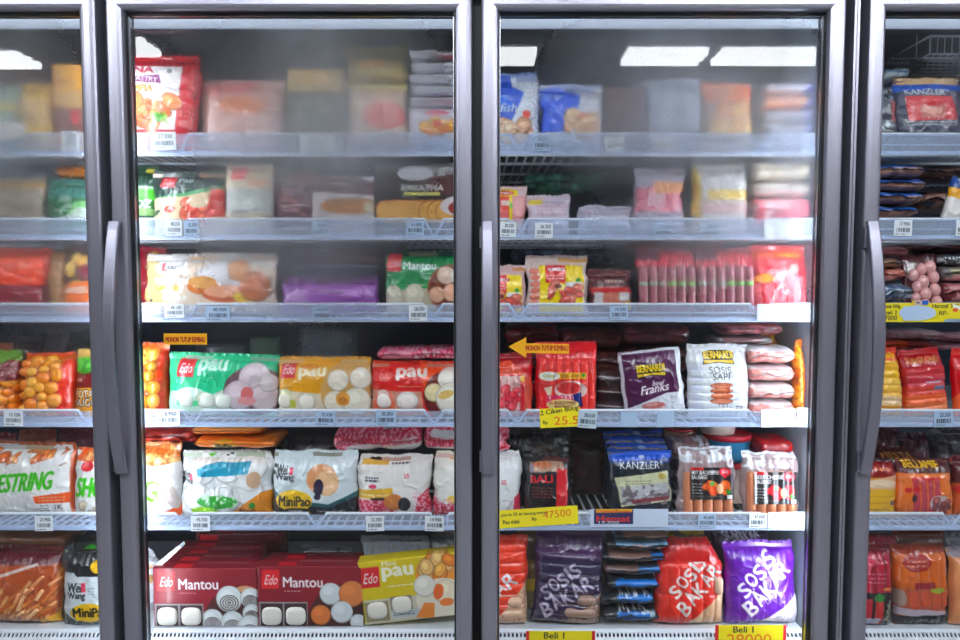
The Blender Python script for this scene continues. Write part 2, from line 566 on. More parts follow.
class Canvas:
    """a printed face; coordinates are the photograph's pixels, origin at the face's own corner (x0, y0)"""
    def __init__(self, x0, y0, x1, y1, res, base):
        self.x0, self.y0, self.x1, self.y1 = x0, y0, x1, y1
        self.nx = max(4, int(round((x1 - x0) * res)) + 1); self.ny = max(4, int(round((y1 - y0) * res)) + 1)
        self.ss = 2
        self.W, self.H = self.nx * self.ss, self.ny * self.ss
        self.a = np.empty((self.H, self.W, 3)); self.a[:] = base
        self.X, self.Y = np.meshgrid(x0 + (np.arange(self.W) + .5) / self.W * (x1 - x0), y0 + (np.arange(self.H) + .5) / self.H * (y1 - y0))
        self.mask = None

    def win(self, xa, ya, xb, yb):
        fx, fy = self.W / (self.x1 - self.x0), self.H / (self.y1 - self.y0)
        i0, i1 = int(max(0, math.floor((xa - self.x0) * fx))), int(min(self.W, math.ceil((xb - self.x0) * fx) + 1))
        j0, j1 = int(max(0, math.floor((ya - self.y0) * fy))), int(min(self.H, math.ceil((yb - self.y0) * fy) + 1))
        return slice(j0, max(j0, j1)), slice(i0, max(i0, i1))

    def put(self, w, m, col, al=1.0):
        if m.size:
            sub = self.a[w]; mm = (m.astype(float) * al)[..., None]
            self.a[w] = sub * (1 - mm) + np.array(col, float) * mm

    def rect(self, xa, ya, xb, yb, col, al=1.0):
        w = self.win(xa, ya, xb, yb); X, Y = self.X[w], self.Y[w]
        self.put(w, (X >= xa) & (X <= xb) & (Y >= ya) & (Y <= yb), col, al)

    def ell(self, cx, cy, rx, ry, col, rot=0, al=1.0):
        R = max(rx, ry); w = self.win(cx - R, cy - R, cx + R, cy + R); X, Y = self.X[w] - cx, self.Y[w] - cy
        c, s = math.cos(rot), math.sin(rot)
        self.put(w, ((X * c + Y * s) / rx) ** 2 + ((-X * s + Y * c) / ry) ** 2 <= 1, col, al)

    def poly(self, pts, col, al=1.0):
        xs, ys = [p[0] for p in pts], [p[1] for p in pts]
        w = self.win(min(xs), min(ys), max(xs), max(ys)); X, Y = self.X[w], self.Y[w]
        m = np.zeros(X.shape, bool)
        j = len(pts) - 1
        for i in range(len(pts)):
            (xi, yi), (xj, yj) = pts[i], pts[j]
            if yi != yj:
                m ^= ((yi > Y) != (yj > Y)) & (X < (xj - xi) * (Y - yi) / (yj - yi) + xi)
            j = i
        self.put(w, m, col, al)

    def text(self, s, x, y, h, col, w=None, rot=0, bold=0.02, shear=0, al=1.0):
        """x, y: lower left corner of the lettering, h its height, w its width"""
        v, t, asp = text_tris(s)
        if not len(t): return
        w = w or asp * h
        if bold >= .015:            # heavier strokes: the same lettering laid over itself, shifted
            e = min(.9, bold * h * 1.4)
            for dx, dy in ((-e, 0), (e, 0), (0, -e * .7), (0, e * .7)):
                self.text(s, x + dx, y + dy, h, col, w, rot, 0, shear, al)
        p = np.stack([v[:, 0] * w + v[:, 1] * h * shear, -v[:, 1] * h], 1)
        c, s_ = math.cos(rot), math.sin(rot)
        p = np.stack([p[:, 0] * c - p[:, 1] * s_ + x, p[:, 0] * s_ + p[:, 1] * c + y], 1)
        lo, hi = p.min(0), p.max(0)
        W = self.win(lo[0], lo[1], hi[0], hi[1])
        M = np.zeros(self.X[W].shape, bool)
        if not M.size: return
        oj, oi = W[0].start, W[1].start
        for a, b, d in p[t]:
            q = np.stack([a, b, d]); l2, h2 = q.min(0), q.max(0)
            z = self.win(l2[0], l2[1], h2[0], h2[1]); X, Y = self.X[z], self.Y[z]
            if not X.size: continue
            e = lambda u, v_: (v_[0] - u[0]) * (Y - u[1]) - (v_[1] - u[1]) * (X - u[0])
            e1, e2, e3 = e(a, b), e(b, d), e(d, a)
            m = ((e1 >= 0) & (e2 >= 0) & (e3 >= 0)) | ((e1 <= 0) & (e2 <= 0) & (e3 <= 0))
            M[z[0].start - oj:z[0].stop - oj, z[1].start - oi:z[1].stop - oi] |= m
        self.put(W, M, col, al)

    def speck(self, box, col, scale, thr, seed=0, al=1.0):
        w = self.win(*box); X, Y = self.X[w], self.Y[w]
        self.put(w, (fbm(X / scale, Y / scale, seed, 2) > thr) & (X >= box[0]) & (X <= box[2]) & (Y >= box[1]) & (Y <= box[3]), col, al)

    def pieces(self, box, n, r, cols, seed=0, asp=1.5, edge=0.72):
        """printed food: overlapping rounded pieces, a rim shade and a highlight drawn into the colour"""
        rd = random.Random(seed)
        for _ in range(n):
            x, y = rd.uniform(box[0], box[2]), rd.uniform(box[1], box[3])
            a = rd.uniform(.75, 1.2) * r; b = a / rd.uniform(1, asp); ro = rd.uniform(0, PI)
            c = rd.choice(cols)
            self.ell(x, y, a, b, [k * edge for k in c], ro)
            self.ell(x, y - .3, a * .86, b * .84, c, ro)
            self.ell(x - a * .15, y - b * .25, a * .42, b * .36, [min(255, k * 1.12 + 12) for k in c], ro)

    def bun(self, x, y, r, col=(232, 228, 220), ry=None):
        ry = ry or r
        self.ell(x, y, r, ry, [k * .78 for k in col]); self.ell(x, y - r * .04, r * .93, ry * .92, col)  # darker edge and highlight are drawn into the bun's colour
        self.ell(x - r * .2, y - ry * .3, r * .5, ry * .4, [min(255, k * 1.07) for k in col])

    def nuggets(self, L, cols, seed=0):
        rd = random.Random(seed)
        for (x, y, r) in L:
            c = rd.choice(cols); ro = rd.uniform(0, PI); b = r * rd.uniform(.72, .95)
            self.ell(x, y, r, b, [k * .62 for k in c], ro); self.ell(x, y - .4, r * .86, b * .84, c, ro)  # shaded rim and highlight painted on each nugget
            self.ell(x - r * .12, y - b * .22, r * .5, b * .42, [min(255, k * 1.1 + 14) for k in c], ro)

    def lines(self, x0, y0, x1, n, dy, col, seed=0, h=.7):
        """unreadably small print"""
        rd = random.Random(seed)
        for i in range(n):
            x = x0
            while x < x1:
                l = rd.uniform(1.2, 4)
                self.rect(x, y0 + i * dy, min(x + l, x1), y0 + i * dy + h, col); x += l + .9

    def final(self):
        a = self.a.reshape(self.ny, 2, self.nx, 2, 3).mean((1, 3))
        g = a.mean(-1, keepdims=True)
        return np.clip((g + (a - g) * 1.14) * .97, 0, 255)          # a little more ink


def edo(c, x, y, w, h, col=(205, 28, 42)):
    c.poly([(x, y), (x + w, y), (x + w - 1, y + h), (x - 1, y + h)], col)
    c.text('Edo', x + w * .1, y + h * .78, h * .5, (250, 235, 235), w=w * .72, shear=.25, bold=.0)


# ------------------------------------------------------------------ packs
def mesh_np(name, v, f, cols, mats, parent=None, smooth=True):
    me = bpy.data.meshes.new(name)
    v = np.asarray(v, np.float32); f = np.asarray(f, np.int32)
    me.vertices.add(len(v)); me.vertices.foreach_set('co', v.ravel())
    me.loops.add(f.size); me.loops.foreach_set('vertex_index', f.ravel())
    me.polygons.add(len(f)); me.polygons.foreach_set('loop_start', np.arange(0, f.size, f.shape[1], dtype=np.int32))
    me.polygons.foreach_set('loop_total', np.full(len(f), f.shape[1], np.int32))
    me.polygons.foreach_set('use_smooth', np.full(len(f), smooth))
    me.update(calc_edges=True)
    at_ = me.color_attributes.new('print', 'BYTE_COLOR', 'POINT')
    c = np.ones((len(v), 4), np.float32); c[:, :3] = np.asarray(cols, np.float32) / 255
    at_.data.foreach_set('color_srgb', c.ravel())
    return link(name, me, mats, parent)


def gridf(nx, ny, off=0, flip=False):
    j, i = np.meshgrid(np.arange(ny - 1), np.arange(nx - 1), indexing='ij')
    a = (j * nx + i).ravel() + off
    q = np.stack([a, a + nx, a + nx + 1, a + 1], 1)
    return q[:, ::-1] if flip else q


def ridge(t, n, sharp=.5):
    f = (t * n) % 1.0 * 2 - 1
    return np.maximum(0, 1 - f * f) ** sharp


def shelf_y(k, Y):
    return proj((0, Y, SHELF_Z[k]))[1]


_seed = [0]


def place(o, x, Ym, zbase, lean, roll, yaw, pts):
    """stands o at x with its lowest point on zbase"""
    e = Euler((math.radians(-lean), math.radians(roll), math.radians(yaw)), 'XYZ')
    o.rotation_euler = e
    R = np.array(e.to_matrix())
    low = (np.asarray(pts) @ R.T)[:, 2].min()
    o.location = (x, Ym, zbase - low + .0004)


def shelf_of(z):
    return min([k for k in range(1, 7) if SHELF_Z[k] <= z + .012] or [6])


def fit(xl, xr, zb, H, top=.017):
    """keeps a thing between the freezer's side walls and under the shelf above"""
    if (xl + xr) / 2 < .79: xr = min(xr, .781); xl = max(xl, -1.588)
    else: xl = max(xl, .806); xr = min(xr, 1.60)
    k = shelf_of(zb)
    lim = (SHELF_Z[k - 1] - top) if k > 1 else ZI - .02
    return xl, xr, min(H, lim - zb)


def sizes(box, shelf, Y, T):
    x0, y0, x1, y1 = box
    Y = Y + YOFF
    Ym = Y + T / 2; Yr = Y + .38 * T          # the printed front is what the photograph's pixels show
    if y1 is None:
        zb = SHELF_Z[shelf] ; y1 = shelf_y(shelf, Yr)
    else:
        zb = at(480, y1, Yr).z
    yc = (y0 + y1) / 2
    H = at(480, y0, Yr).z - at(480, y1, Yr).z
    xl, xr, H = fit(at(x0, yc, Yr).x, at(x1, yc, Yr).x, zb, H, .026)
    W, xc = xr - xl, (xl + xr) / 2
    return x0, y0, x1, y1, W, H, xc, Ym, zb


GEO = {}


def surf(o, px, py):
    """photo pixel on a bag's front -> the bag's own x, y, z there"""
    x0, y0, x1, y1, x, d, z = GEO[o.name]
    ny, nx = d.shape
    i = int(min(nx - 1, max(0, round((px - x0) / (x1 - x0) * (nx - 1))))); j = int(min(ny - 1, max(0, round((py - y0) / (y1 - y0) * (ny - 1)))))
    return Vector((x[j, i], -d[j, i], z[j, i]))


def bag(name, label, box, shelf, art=None, base=(200, 200, 200), T=.055, Y=.125, lean=5, roll=0, yaw=0, group=None, lump=None,
        seal=(5, 0), sealcol=None, res=1.0, mat='film', puff=.58, wr=1.0, cat='pack', side=0.0, shape=None, back=None):
    """a filled film pack standing up: puffed front with creases, flat crimped seals as its parts"""
    _seed[0] += 1; sd = _seed[0]
    x0, y0, x1, y1, W, H, xc, Ym, zb = sizes(box, shelf, Y, T)
    c = Canvas(x0, y0, x1, y1, res, base)
    if art: art(c)
    col = c.final()
    nx, ny = c.nx, c.ny
    s, t = np.meshgrid(np.linspace(-1, 1, nx), np.linspace(0, 1, ny))          # t runs down from the top
    pxh = y1 - y0
    m0, m1 = seal[0] / pxh, seal[1] / pxh
    tt = np.clip((t - m0) / max(1e-3, 1 - m0 - m1), 0, 1) * 2 - 1

    def prof(s, tt):
        return np.maximum(0, 1 - np.abs(s) ** (2 / puff)) ** .5 * np.maximum(0, 1 - np.abs(tt) ** (2 / puff)) ** .55

    def outline(s, t):
        x = s * W / 2 * (1 + side * (t - .5))
        nz = (fbm(t * 5 + 3, np.sign(s) * 7.3 + 11, sd, 2) - .5) * .013 * wr
        x = x + nz * np.abs(s) ** 3
        z = H * (1 - t) + (fbm(s * 2.5 + 9, t * 0 + 2, sd + 3, 2) - .5) * .006 * wr * (np.abs(2 * t - 1) ** 3)
        if shape is not None: x, z = shape(x, z, W, H)
        return x, z
    x, z = outline(s, t)
    pr = prof(s, tt)
    d = T / 2 * pr
    xm, zm = x / .03, z / .03
    cr = (1 - np.abs(2 * fbm(xm * .9 + 5, zm * .9, sd + 11, 3) - 1)) ** 6
    d = d + wr * (.0045 * (fbm(xm, zm, sd + 20, 2) - .5) + .0022 * (cr - .3)) * np.minimum(1, pr * 2.5)
    dt = np.minimum(np.maximum(t - m0, 0), np.maximum(1 - m1 - t, 0)) * H
    d = d + wr * .0022 * np.sin(x * 2 * PI / .016 + 5 * fbm(x / .02, z / .08, sd + 30, 2)) * np.exp(-dt / .013) * np.minimum(1, pr * 4)
    if lump: d = d + lump(s, t, c) * np.minimum(1, pr * 1.6)
    wav = .0025 * wr * np.sin(x * 40 + sd) * (np.abs(2 * t - 1) ** 4)
    d = np.maximum(d, -T * .3) - wav
    vf = np.stack([x, -d, z], -1).reshape(-1, 3)
    bx, by = 14, 14
    s2, t2 = np.meshgrid(np.linspace(-1, 1, bx), np.linspace(0, 1, by))
    x2, z2 = outline(s2, t2)
    tt2 = np.clip((t2 - m0) / max(1e-3, 1 - m0 - m1), 0, 1) * 2 - 1
    d2 = T / 2 * prof(s2, tt2) + .0003
    vb = np.stack([x2, d2, z2], -1).reshape(-1, 3)
    bc = np.array(back if back is not None else col.reshape(-1, 3).mean(0))
    v = np.concatenate([vf, vb]); cols = np.concatenate([col.reshape(-1, 3), np.tile(bc, (len(vb), 1))])
    f = np.concatenate([gridf(nx, ny), gridf(bx, by, len(vf), True)])
    o = mesh_np(name, v, f, cols, MAT[mat])
    GEO[o.name] = (x0, y0, x1, y1, x, d, z)
    place(o, xc, Ym, zb, lean, roll, yaw, v)
    tag(o, label, cat, group)
    if seal[0] >= 4:
        # crimped fin above the upper edge, a part of its own
        n = max(10, nx); hs = seal[0] * .55 * H / pxh
        ss, th = np.meshgrid(np.linspace(-1, 1, n), np.linspace(0, 1, 5))
        xs, zs = outline(ss, th * 0)
        xs = xs * .985
        ys = .0014 * np.sin(xs * 2 * PI / .02 + sd) + .0007 * np.sign(np.sin(th * 5 * PI)) + .0006
        zz = zs + (th - .35) * hs + (.0012 * np.sign(np.sin(xs * 2 * PI / .004))) * (th > .9)
        va = np.stack([xs, ys - .0012, zz], -1).reshape(-1, 3); vb_ = np.stack([xs, ys, zz], -1).reshape(-1, 3)
        sc = np.array(sealcol if sealcol is not None else col[0].mean(0))
        mesh_np('seal', np.concatenate([va, vb_]), np.concatenate([gridf(n, 5, 0, True), gridf(n, 5, len(va))]), np.tile(sc, (2 * len(va), 1)), MAT[mat], o)
    return o


def lay(name, label, box, D, shelf=None, art=None, base=(200, 200, 200), Y=.125, group=None, res=.9, mat='film', wr=1.0, cat='pack', sag=0.0,
        roll=0, yaw=0, power=2.6, ends=.06, fin=None, lump=None):
    """a pack lying flat, seen at its front edge"""
    _seed[0] += 1; sd = _seed[0]
    x0, y0, x1, y1, W, H, xc, Ym, zb = sizes(box, shelf, Y, D)
    Yf = Y + YOFF
    # sizes are taken at the front edge, where they are seen
    if box[3] is None:
        y1 = shelf_y(shelf, Yf); zb = SHELF_Z[shelf]
    else:
        zb = at(480, y1, Yf + .01).z
    yc = (y0 + y1) / 2
    xl, xr, H = fit(at(x0, yc, Yf + .01).x, at(x1, yc, Yf + .01).x, zb, at(480, y0, Yf + .01).z - zb)
    W, xc = xr - xl, (xl + xr) / 2
    c = Canvas(x0, y0, x1, y1, res, base)
    if art: art(c)
    col = c.final()
    nx = c.nx; nt = max(24, 2 * c.ny)
    s, a = np.meshgrid(np.linspace(-1, 1, nx), np.linspace(0, 2 * PI, nt, endpoint=False), indexing='ij')
    end = np.maximum(0, 1 - np.abs(s) ** (1 / ends)) ** .5
    ca, sa = np.cos(a), np.sin(a)
    py = -np.sign(ca) * np.abs(ca) ** (2 / power) * D / 2 * (.8 + .2 * end)
    hz = np.sign(sa) * np.abs(sa) ** (2 / power) * H / 2 * np.maximum(end, .04)
    x = s * W / 2
    if lump is not None: hz = hz * lump(s, a)
    hz = hz + wr * .004 * (fbm(x / .025 + 3, py / .03 + sa, sd, 3) - .5) * end
    z = H / 2 + hz + sag * ((s * s) - .4) * H + wr * .004 * (fbm(s * 2 + 4, s * 0 + .5, sd + 2, 2) - .5)
    py = py + wr * .006 * (fbm(x / .03, z / .012, sd + 7, 2) - .5)
    zz = np.clip((z - z.min()) / max(1e-6, z.max() - z.min()), 0, 1)
    jj = np.clip(((1 - zz) * (c.ny - 1)).round().astype(int), 0, c.ny - 1); ii = np.repeat(np.arange(nx)[:, None], nt, 1)
    cols = col[jj, ii].reshape(-1, 3)
    v = np.stack([x, py, z], -1).reshape(-1, 3)
    i, k = np.meshgrid(np.arange(nx - 1), np.arange(nt), indexing='ij')
    A = (i * nt + k).ravel(); B = (i * nt + (k + 1) % nt).ravel()
    f = np.stack([A, B, B + nt, A + nt], 1)
    o = mesh_np(name, v, f[:, ::-1], cols, MAT[mat])
    place(o, xc, Yf + D / 2, zb, 0, roll, yaw, v)
    tag(o, label, cat, group)
    if fin is None: fin = [min(255, k * 1.12 + 6) for k in base]
    if fin is not False:
        n = nx
        ss, th = np.meshgrid(np.linspace(-.97, .97, n), np.linspace(0, 1, 4))
        xs = ss * W / 2
        wv = .35 * H * (fbm(ss * 3, ss * 0, sd + 5, 2) - .5) - sag * 0
        zc = H * .5 + wv + sag * (ss * ss - .4) * H
        ys = -D / 2 - .010 + .014 * th + .002 * np.sin(xs * 300)
        va = np.stack([xs, ys, zc + .0012], -1).reshape(-1, 3); vb = np.stack([xs, ys, zc], -1).reshape(-1, 3)
        mesh_np('seal', np.concatenate([va, vb]), np.concatenate([gridf(n, 4), gridf(n, 4, len(va), True)]), np.tile(np.array(fin, float), (2 * len(va), 1)), MAT[mat], o)
    return o


def carton(name, label, box, shelf, art=None, base=(120, 20, 35), top=None, T=.05, Y=.125, lean=0, roll=0, yaw=0, group=None, res=1.0, cat='box', mat='card', r=.004):
    """a printed cardboard carton: front and top printed, edges rounded"""
    x0, y0, x1, y1, W, H, xc, Ym, zb = sizes(box, shelf, Y, 0.0)
    Ym = Y + YOFF + T / 2
    c = Canvas(x0, y0, x1, y1, res, base)
    if art: art(c)
    col = c.final(); nx, ny = c.nx, c.ny
    X, Z = np.meshgrid(np.linspace(-W / 2, W / 2, nx), np.linspace(H, 0, ny))
    ex = np.maximum(0, np.abs(X) - (W / 2 - r)); ez = np.maximum(0, np.abs(Z - H / 2) - (H / 2 - r))
    dd = r - np.sqrt(np.maximum(0, r * r - np.minimum(r * r, ex * ex + ez * ez)))
    vf = np.stack([X, -T / 2 + dd, Z], -1).reshape(-1, 3)
    # rim: front edge loop to a back loop
    loop = list(range(nx)) + [j * nx + nx - 1 for j in range(1, ny)] + [(ny - 1) * nx + i for i in range(nx - 2, -1, -1)] + [j * nx for j in range(ny - 2, 0, -1)]
    vb = vf[loop].copy(); vb[:, 1] = T / 2
    n = len(loop); off = len(vf)
    rim = np.array([[loop[k], off + k, off + (k + 1) % n, loop[(k + 1) % n]] for k in range(n)])
    cen = np.array([[0, T / 2, H / 2]])
    bk = np.array([[off + k, off + n, off + n, off + (k + 1) % n] for k in range(n)])
    bc = np.array(base, float)
    vb2 = vf[loop]
    v = np.concatenate([vf, vb, cen]); cols = np.concatenate([col.reshape(-1, 3), np.tile(bc, (n + 1, 1))])
    o = mesh_np(name, v, np.concatenate([gridf(nx, ny), rim]), cols, MAT[mat], smooth=False)
    q = MB(); q.box((-W / 2 + r, T / 2 - .001, r), (W / 2 - r, T / 2 + .0002, H - r))
    bq = q.build('back_panel', MAT[mat], o)
    at_ = bq.data.color_attributes.new('print', 'BYTE_COLOR', 'POINT')
    cc = np.ones((8, 4), np.float32); cc[:, :3] = bc / 255; at_.data.foreach_set('color_srgb', cc.ravel())
    if top:
        t = Canvas(x0, 0, x1, 14, res, base); top(t); tc = t.final()
        X, YY = np.meshgrid(np.linspace(-W / 2 + r, W / 2 - r, t.nx), np.linspace(T / 2 - .001, -T / 2 + .001, t.ny))
        vt = np.stack([X, YY, np.full_like(X, H + .0004)], -1).reshape(-1, 3)
        vt2 = vt - np.array([0, 0, .0006])
        mesh_np('top_flap', np.concatenate([vt, vt2]), np.concatenate([gridf(t.nx, t.ny), gridf(t.nx, t.ny, len(vt), True)]), np.concatenate([tc.reshape(-1, 3)] * 2), MAT[mat], o)
    place(o, xc, Ym, zb, lean, roll, yaw, v)
    tag(o, label, cat, group)
    o['_geom'] = (W, H, T, x0, y0, x1, y1)
    return o


def local(o, px, py):
    """photo pixel on a carton's front -> the carton's own x, z"""
    W, H, T, x0, y0, x1, y1 = o['_geom']
    return (px - x0) / (x1 - x0) * W - W / 2, H * (1 - (py - y0) / (y1 - y0))


def blob(name, parent, x, y, z, rx, ry, rz, col, mat='soft_film', n=16, power=2.0):
    """a rounded piece (a bun, a nugget) as a part"""
    u, v = np.meshgrid(np.linspace(0, 2 * PI, n + 1), np.linspace(0, PI, n // 2 + 1))
    f = lambda t: np.sign(t) * np.abs(t) ** (2 / power)
    P = np.stack([x + rx * f(np.cos(u) * np.sin(v)), y + ry * f(np.sin(u) * np.sin(v)), z + rz * f(np.cos(v))], -1).reshape(-1, 3)
    return mesh_np(name, P, gridf(n + 1, n // 2 + 1), np.tile(np.array(col, float), (len(P), 1)), MAT[mat], parent)


def capsule(name, parent, a, b, r, col, mat='film', n=12, dots=None):
    """a sausage from a to b as a part"""
    a, b = Vector(a), Vector(b)
    d = (b - a); L = d.length; d.normalize()
    e1 = d.cross(Vector((0, 1, 0)));
    if e1.length < .1: e1 = Vector((1, 0, 0))
    e1.normalize(); e2 = d.cross(e1)
    prof = [(r * (1 - math.cos(k / 5 * PI / 2)), r * math.sin(k / 5 * PI / 2)) for k in range(6)] + [(L - r * (1 - math.cos(k / 5 * PI / 2)), r * math.sin(k / 5 * PI / 2)) for k in range(5, -1, -1)]
    P = []
    for (l, rr) in prof:
        for k in range(n + 1):
            g = 2 * PI * k / n
            P.append(a + d * l + e1 * (rr * math.cos(g)) + e2 * (rr * math.sin(g)))
    return mesh_np(name, [tuple(p) for p in P], gridf(n + 1, len(prof)), np.tile(np.array(col, float), (len(P), 1)), MAT[mat], parent)


def plate(name, label, box, Y, art, base, cat, res=2.0, mask=None, T=.0008, roll=0, tilt=0, group=None, parent=None, mat='paper', kids=None):
    """a flat printed card; mask cuts its outline"""
    x0, y0, x1, y1 = box
    c = Canvas(x0, y0, x1, y1, res, base)
    if art: art(c)
    col = c.final(); nx, ny = c.nx, c.ny
    pc = at((x0 + x1) / 2, (y0 + y1) / 2, Y)
    W = at(x1, (y0 + y1) / 2, Y).x - at(x0, (y0 + y1) / 2, Y).x
    H = at(480, y0, Y).z - at(480, y1, Y).z
    X, Z = np.meshgrid(np.linspace(-W / 2, W / 2, nx), np.linspace(H / 2, -H / 2, ny))
    va = np.stack([X, np.full_like(X, -T), Z], -1).reshape(-1, 3); vb = va + np.array([0, T, 0])
    f = gridf(nx, ny)
    if mask:
        cm = Canvas(x0, y0, x1, y1, res, (0, 0, 0)); mask(cm)
        keep = (cm.final()[..., 0].ravel() > 127)
        f = f[keep[f].all(1)]
    o = mesh_np(name, np.concatenate([va, vb]), np.concatenate([f, f[:, ::-1] + len(va)]), np.concatenate([col.reshape(-1, 3)] * 2), MAT[mat], parent, smooth=False)
    if not mask:
        me = o.data
        bm = bmesh.new(); bm.from_mesh(me); bm.verts.ensure_lookup_table()
        lp = list(range(nx)) + [j * nx + nx - 1 for j in range(1, ny)] + [(ny - 1) * nx + i for i in range(nx - 2, -1, -1)] + [j * nx for j in range(ny - 2, 0, -1)]
        for k in range(len(lp)):
            a, b = lp[k], lp[(k + 1) % len(lp)]
            try: bm.faces.new((bm.verts[a], bm.verts[b], bm.verts[b + nx * ny], bm.verts[a + nx * ny]))
            except ValueError: pass
        bm.to_mesh(me); bm.free()
    o.rotation_euler = (math.radians(tilt), math.radians(roll), 0)
    o.location = pc
    if label: tag(o, label, cat, group)
    return o

# ------------------------------------------------------------------ goods on the shelves
def vs(n, amp, ta=.0, tb=1.0, sharp=.5):
    return lambda s, t, c: amp * ridge((s + 1) / 2, n, sharp) * np.clip((t - ta) / .06, 0, 1) * np.clip((tb - t) / .06, 0, 1)


def hs(n, amp, ta=.0, tb=1.0, sharp=.5):
    return lambda s, t, c: amp * ridge(np.clip((t - ta) / (tb - ta), 0, 1), n, sharp) * ((t > ta) & (t < tb))


def nug(scale, amp, seed=1):
    def f(s, t, c):
        x = (s + 1) / 2 * (c.x1 - c.x0) / scale; y = t * (c.y1 - c.y0) / scale
        return amp * (np.abs(2 * vnoise(x + 3, y + 7, seed) - 1) ** .6 * -1 + .5) * 1.6
    return f


def humps(pts, amp):
    def f(s, t, c):
        x = c.x0 + (s + 1) / 2 * (c.x1 - c.x0); y = c.y0 + t * (c.y1 - c.y0)
        h = np.zeros_like(x)
        for (cx, cy, r) in pts:
            h = np.maximum(h, np.maximum(0, 1 - ((x - cx) ** 2 + (y - cy) ** 2) / r ** 2) ** .5)
        return amp * h
    return f


def scatter(box, n, r, seed):
    rd = random.Random(seed); L = []
    for _ in range(n * 30):
        x, y, q = rd.uniform(box[0], box[2]), rd.uniform(box[1], box[3]), r * rd.uniform(.8, 1.15)
        if all((x - a) ** 2 + (y - b) ** 2 > (.64 * (q + e)) ** 2 for a, b, e in L): L.append((x, y, q))
        if len(L) >= n: break
    return L


def add_nuggets(o, L, k=.0024):
    rd = random.Random(len(L))
    for (x, y, r) in L:
        p = surf(o, x, y)
        if p.z - r * k < .004: continue
        blob('nugget', o, p.x, p.y + .004, p.z, r * k * rd.uniform(.85, 1.0), .010, r * k * rd.uniform(.72, .95), rd.choice(NCOL), 'film', 10, 2.3)


NCOL = [(246, 150, 30), (250, 172, 48), (240, 130, 24), (248, 160, 64), (252, 184, 70)]
NUG1 = scatter((27, 362, 62, 418), 60, 7, 3)
NUG2 = scatter((126, 354, 158, 418), 60, 6.8, 5)
NUG3 = scatter((-30, 378, 18, 424), 50, 6, 8)
ORANGE = [(240, 140, 25), (250, 165, 40), (232, 120, 20), (245, 150, 60)]
FRY = [(214, 120, 62), (228, 146, 84), (200, 100, 48), (232, 165, 110)]
BUNW = (232, 226, 214)
PINKS = [(205, 110, 105), (222, 140, 130), (190, 90, 88)]

# ============ left door (A)
bag('frozen_snack_pack', 'pale green pack at the far left of the top shelf behind fogged glass', (-34, 86, 16, None), 1, lambda c: (c.rect(-34, 104, 16, 112, (190, 170, 40))), (150, 175, 160), res=.5, mat='soft_film')
bag('frozen_snack_pack', 'yellow pack blurred by fog, beside a brown box on the top left shelf', (18, 84, 52, None), 1, lambda c: c.rect(18, 106, 52, 128, (205, 165, 90)), (222, 178, 70), res=.5, mat='soft_film')
carton('snack_carton', 'amber carton with dark lettering at the right of the top left shelf', (54, 64, 92, None), 1, lambda c: (c.text('f', 59, 78, 9, (60, 50, 30)), c.text('fors', 60, 86, 7, (60, 50, 40)), c.rect(54, 90, 92, 108, (190, 150, 95)), c.rect(54, 108, 92, 133, (120, 80, 70)), c.ell(75, 117, 4, 8, (190, 40, 50))), (225, 160, 55), T=.06, Y=.13, res=.8)
carton('snack_carton', 'brown carton behind the yellow pack on the top left shelf', (-30, 62, 48, None), 1, None, (112, 88, 78), T=.05, Y=.235, res=.4)

bag('frozen_snack_pack', 'beige pack with a tan band at the far left of the second shelf', (-26, 178, 42, None), 2, lambda c: (c.rect(-26, 184, 42, 190, (190, 150, 95)), c.speck((-26, 190, 42, 205), (190, 175, 155), 5, .55, 3)), (160, 146, 130), res=.5, mat='soft_film')
bag('frozen_vegetable_pack', 'green pack with white lettering near the right of the second shelf, left door', (46, 181, 96, None), 2, lambda c: (c.rect(46, 181, 96, 200, (70, 130, 118)), c.text('TC', 58, 219, 7, (235, 245, 235)), c.poly([(70, 219), (78, 204), (96, 202), (96, 214)], (120, 190, 110)), c.poly([(70, 219), (80, 210), (96, 210), (96, 219)], (225, 240, 225))), (38, 104, 66), res=.8)
lay('frozen_snack_pack', 'orange brown pack lying on top of the green pack, left door', (58, 165, 96, 179), .12, art=None, base=(200, 120, 30), Y=.15, wr=.6)

bag('frozen_snack_pack', 'bright orange pack with a dark red foot on the third shelf, far left', (-30, 250, 46, None), 3, lambda c: (c.poly([(-30, 250), (46, 246), (46, 262), (-30, 268)], (240, 90, 50)), c.rect(-30, 286, 46, 330, (130, 22, 40)), c.text('crispy', 22, 271, 4, (255, 170, 140), shear=.3)), (238, 72, 22), res=.8, T=.06)
bag('frozen_snack_pack', 'tan pack between the orange pack and the dark coated snack pack', (47, 254, 61, None), 3, None, (150, 110, 70), res=.6, T=.03)
bag('frozen_snack_pack', 'dark brown pack with white slanted lettering on an orange band, left door', (62, 243, 106, None), 3, lambda c: (c.pieces((70, 250, 100, 285), 9, 6, [(225, 160, 70), (240, 190, 90)], 4), c.ell(94, 270, 12, 9, (120, 20, 40)), c.poly([(62, 285), (106, 278), (106, 320), (62, 320)], (240, 120, 30)), c.text('COATED', 60, 293, 6.5, (250, 248, 240), w=30, shear=.2, bold=.03)), (72, 30, 26), res=1.2)
bag('frozen_snack_pack', 'dark maroon pack standing behind the orange pack, left door', (-20, 240, 50, None), 3, None, (96, 30, 42), Y=.23, res=.4)

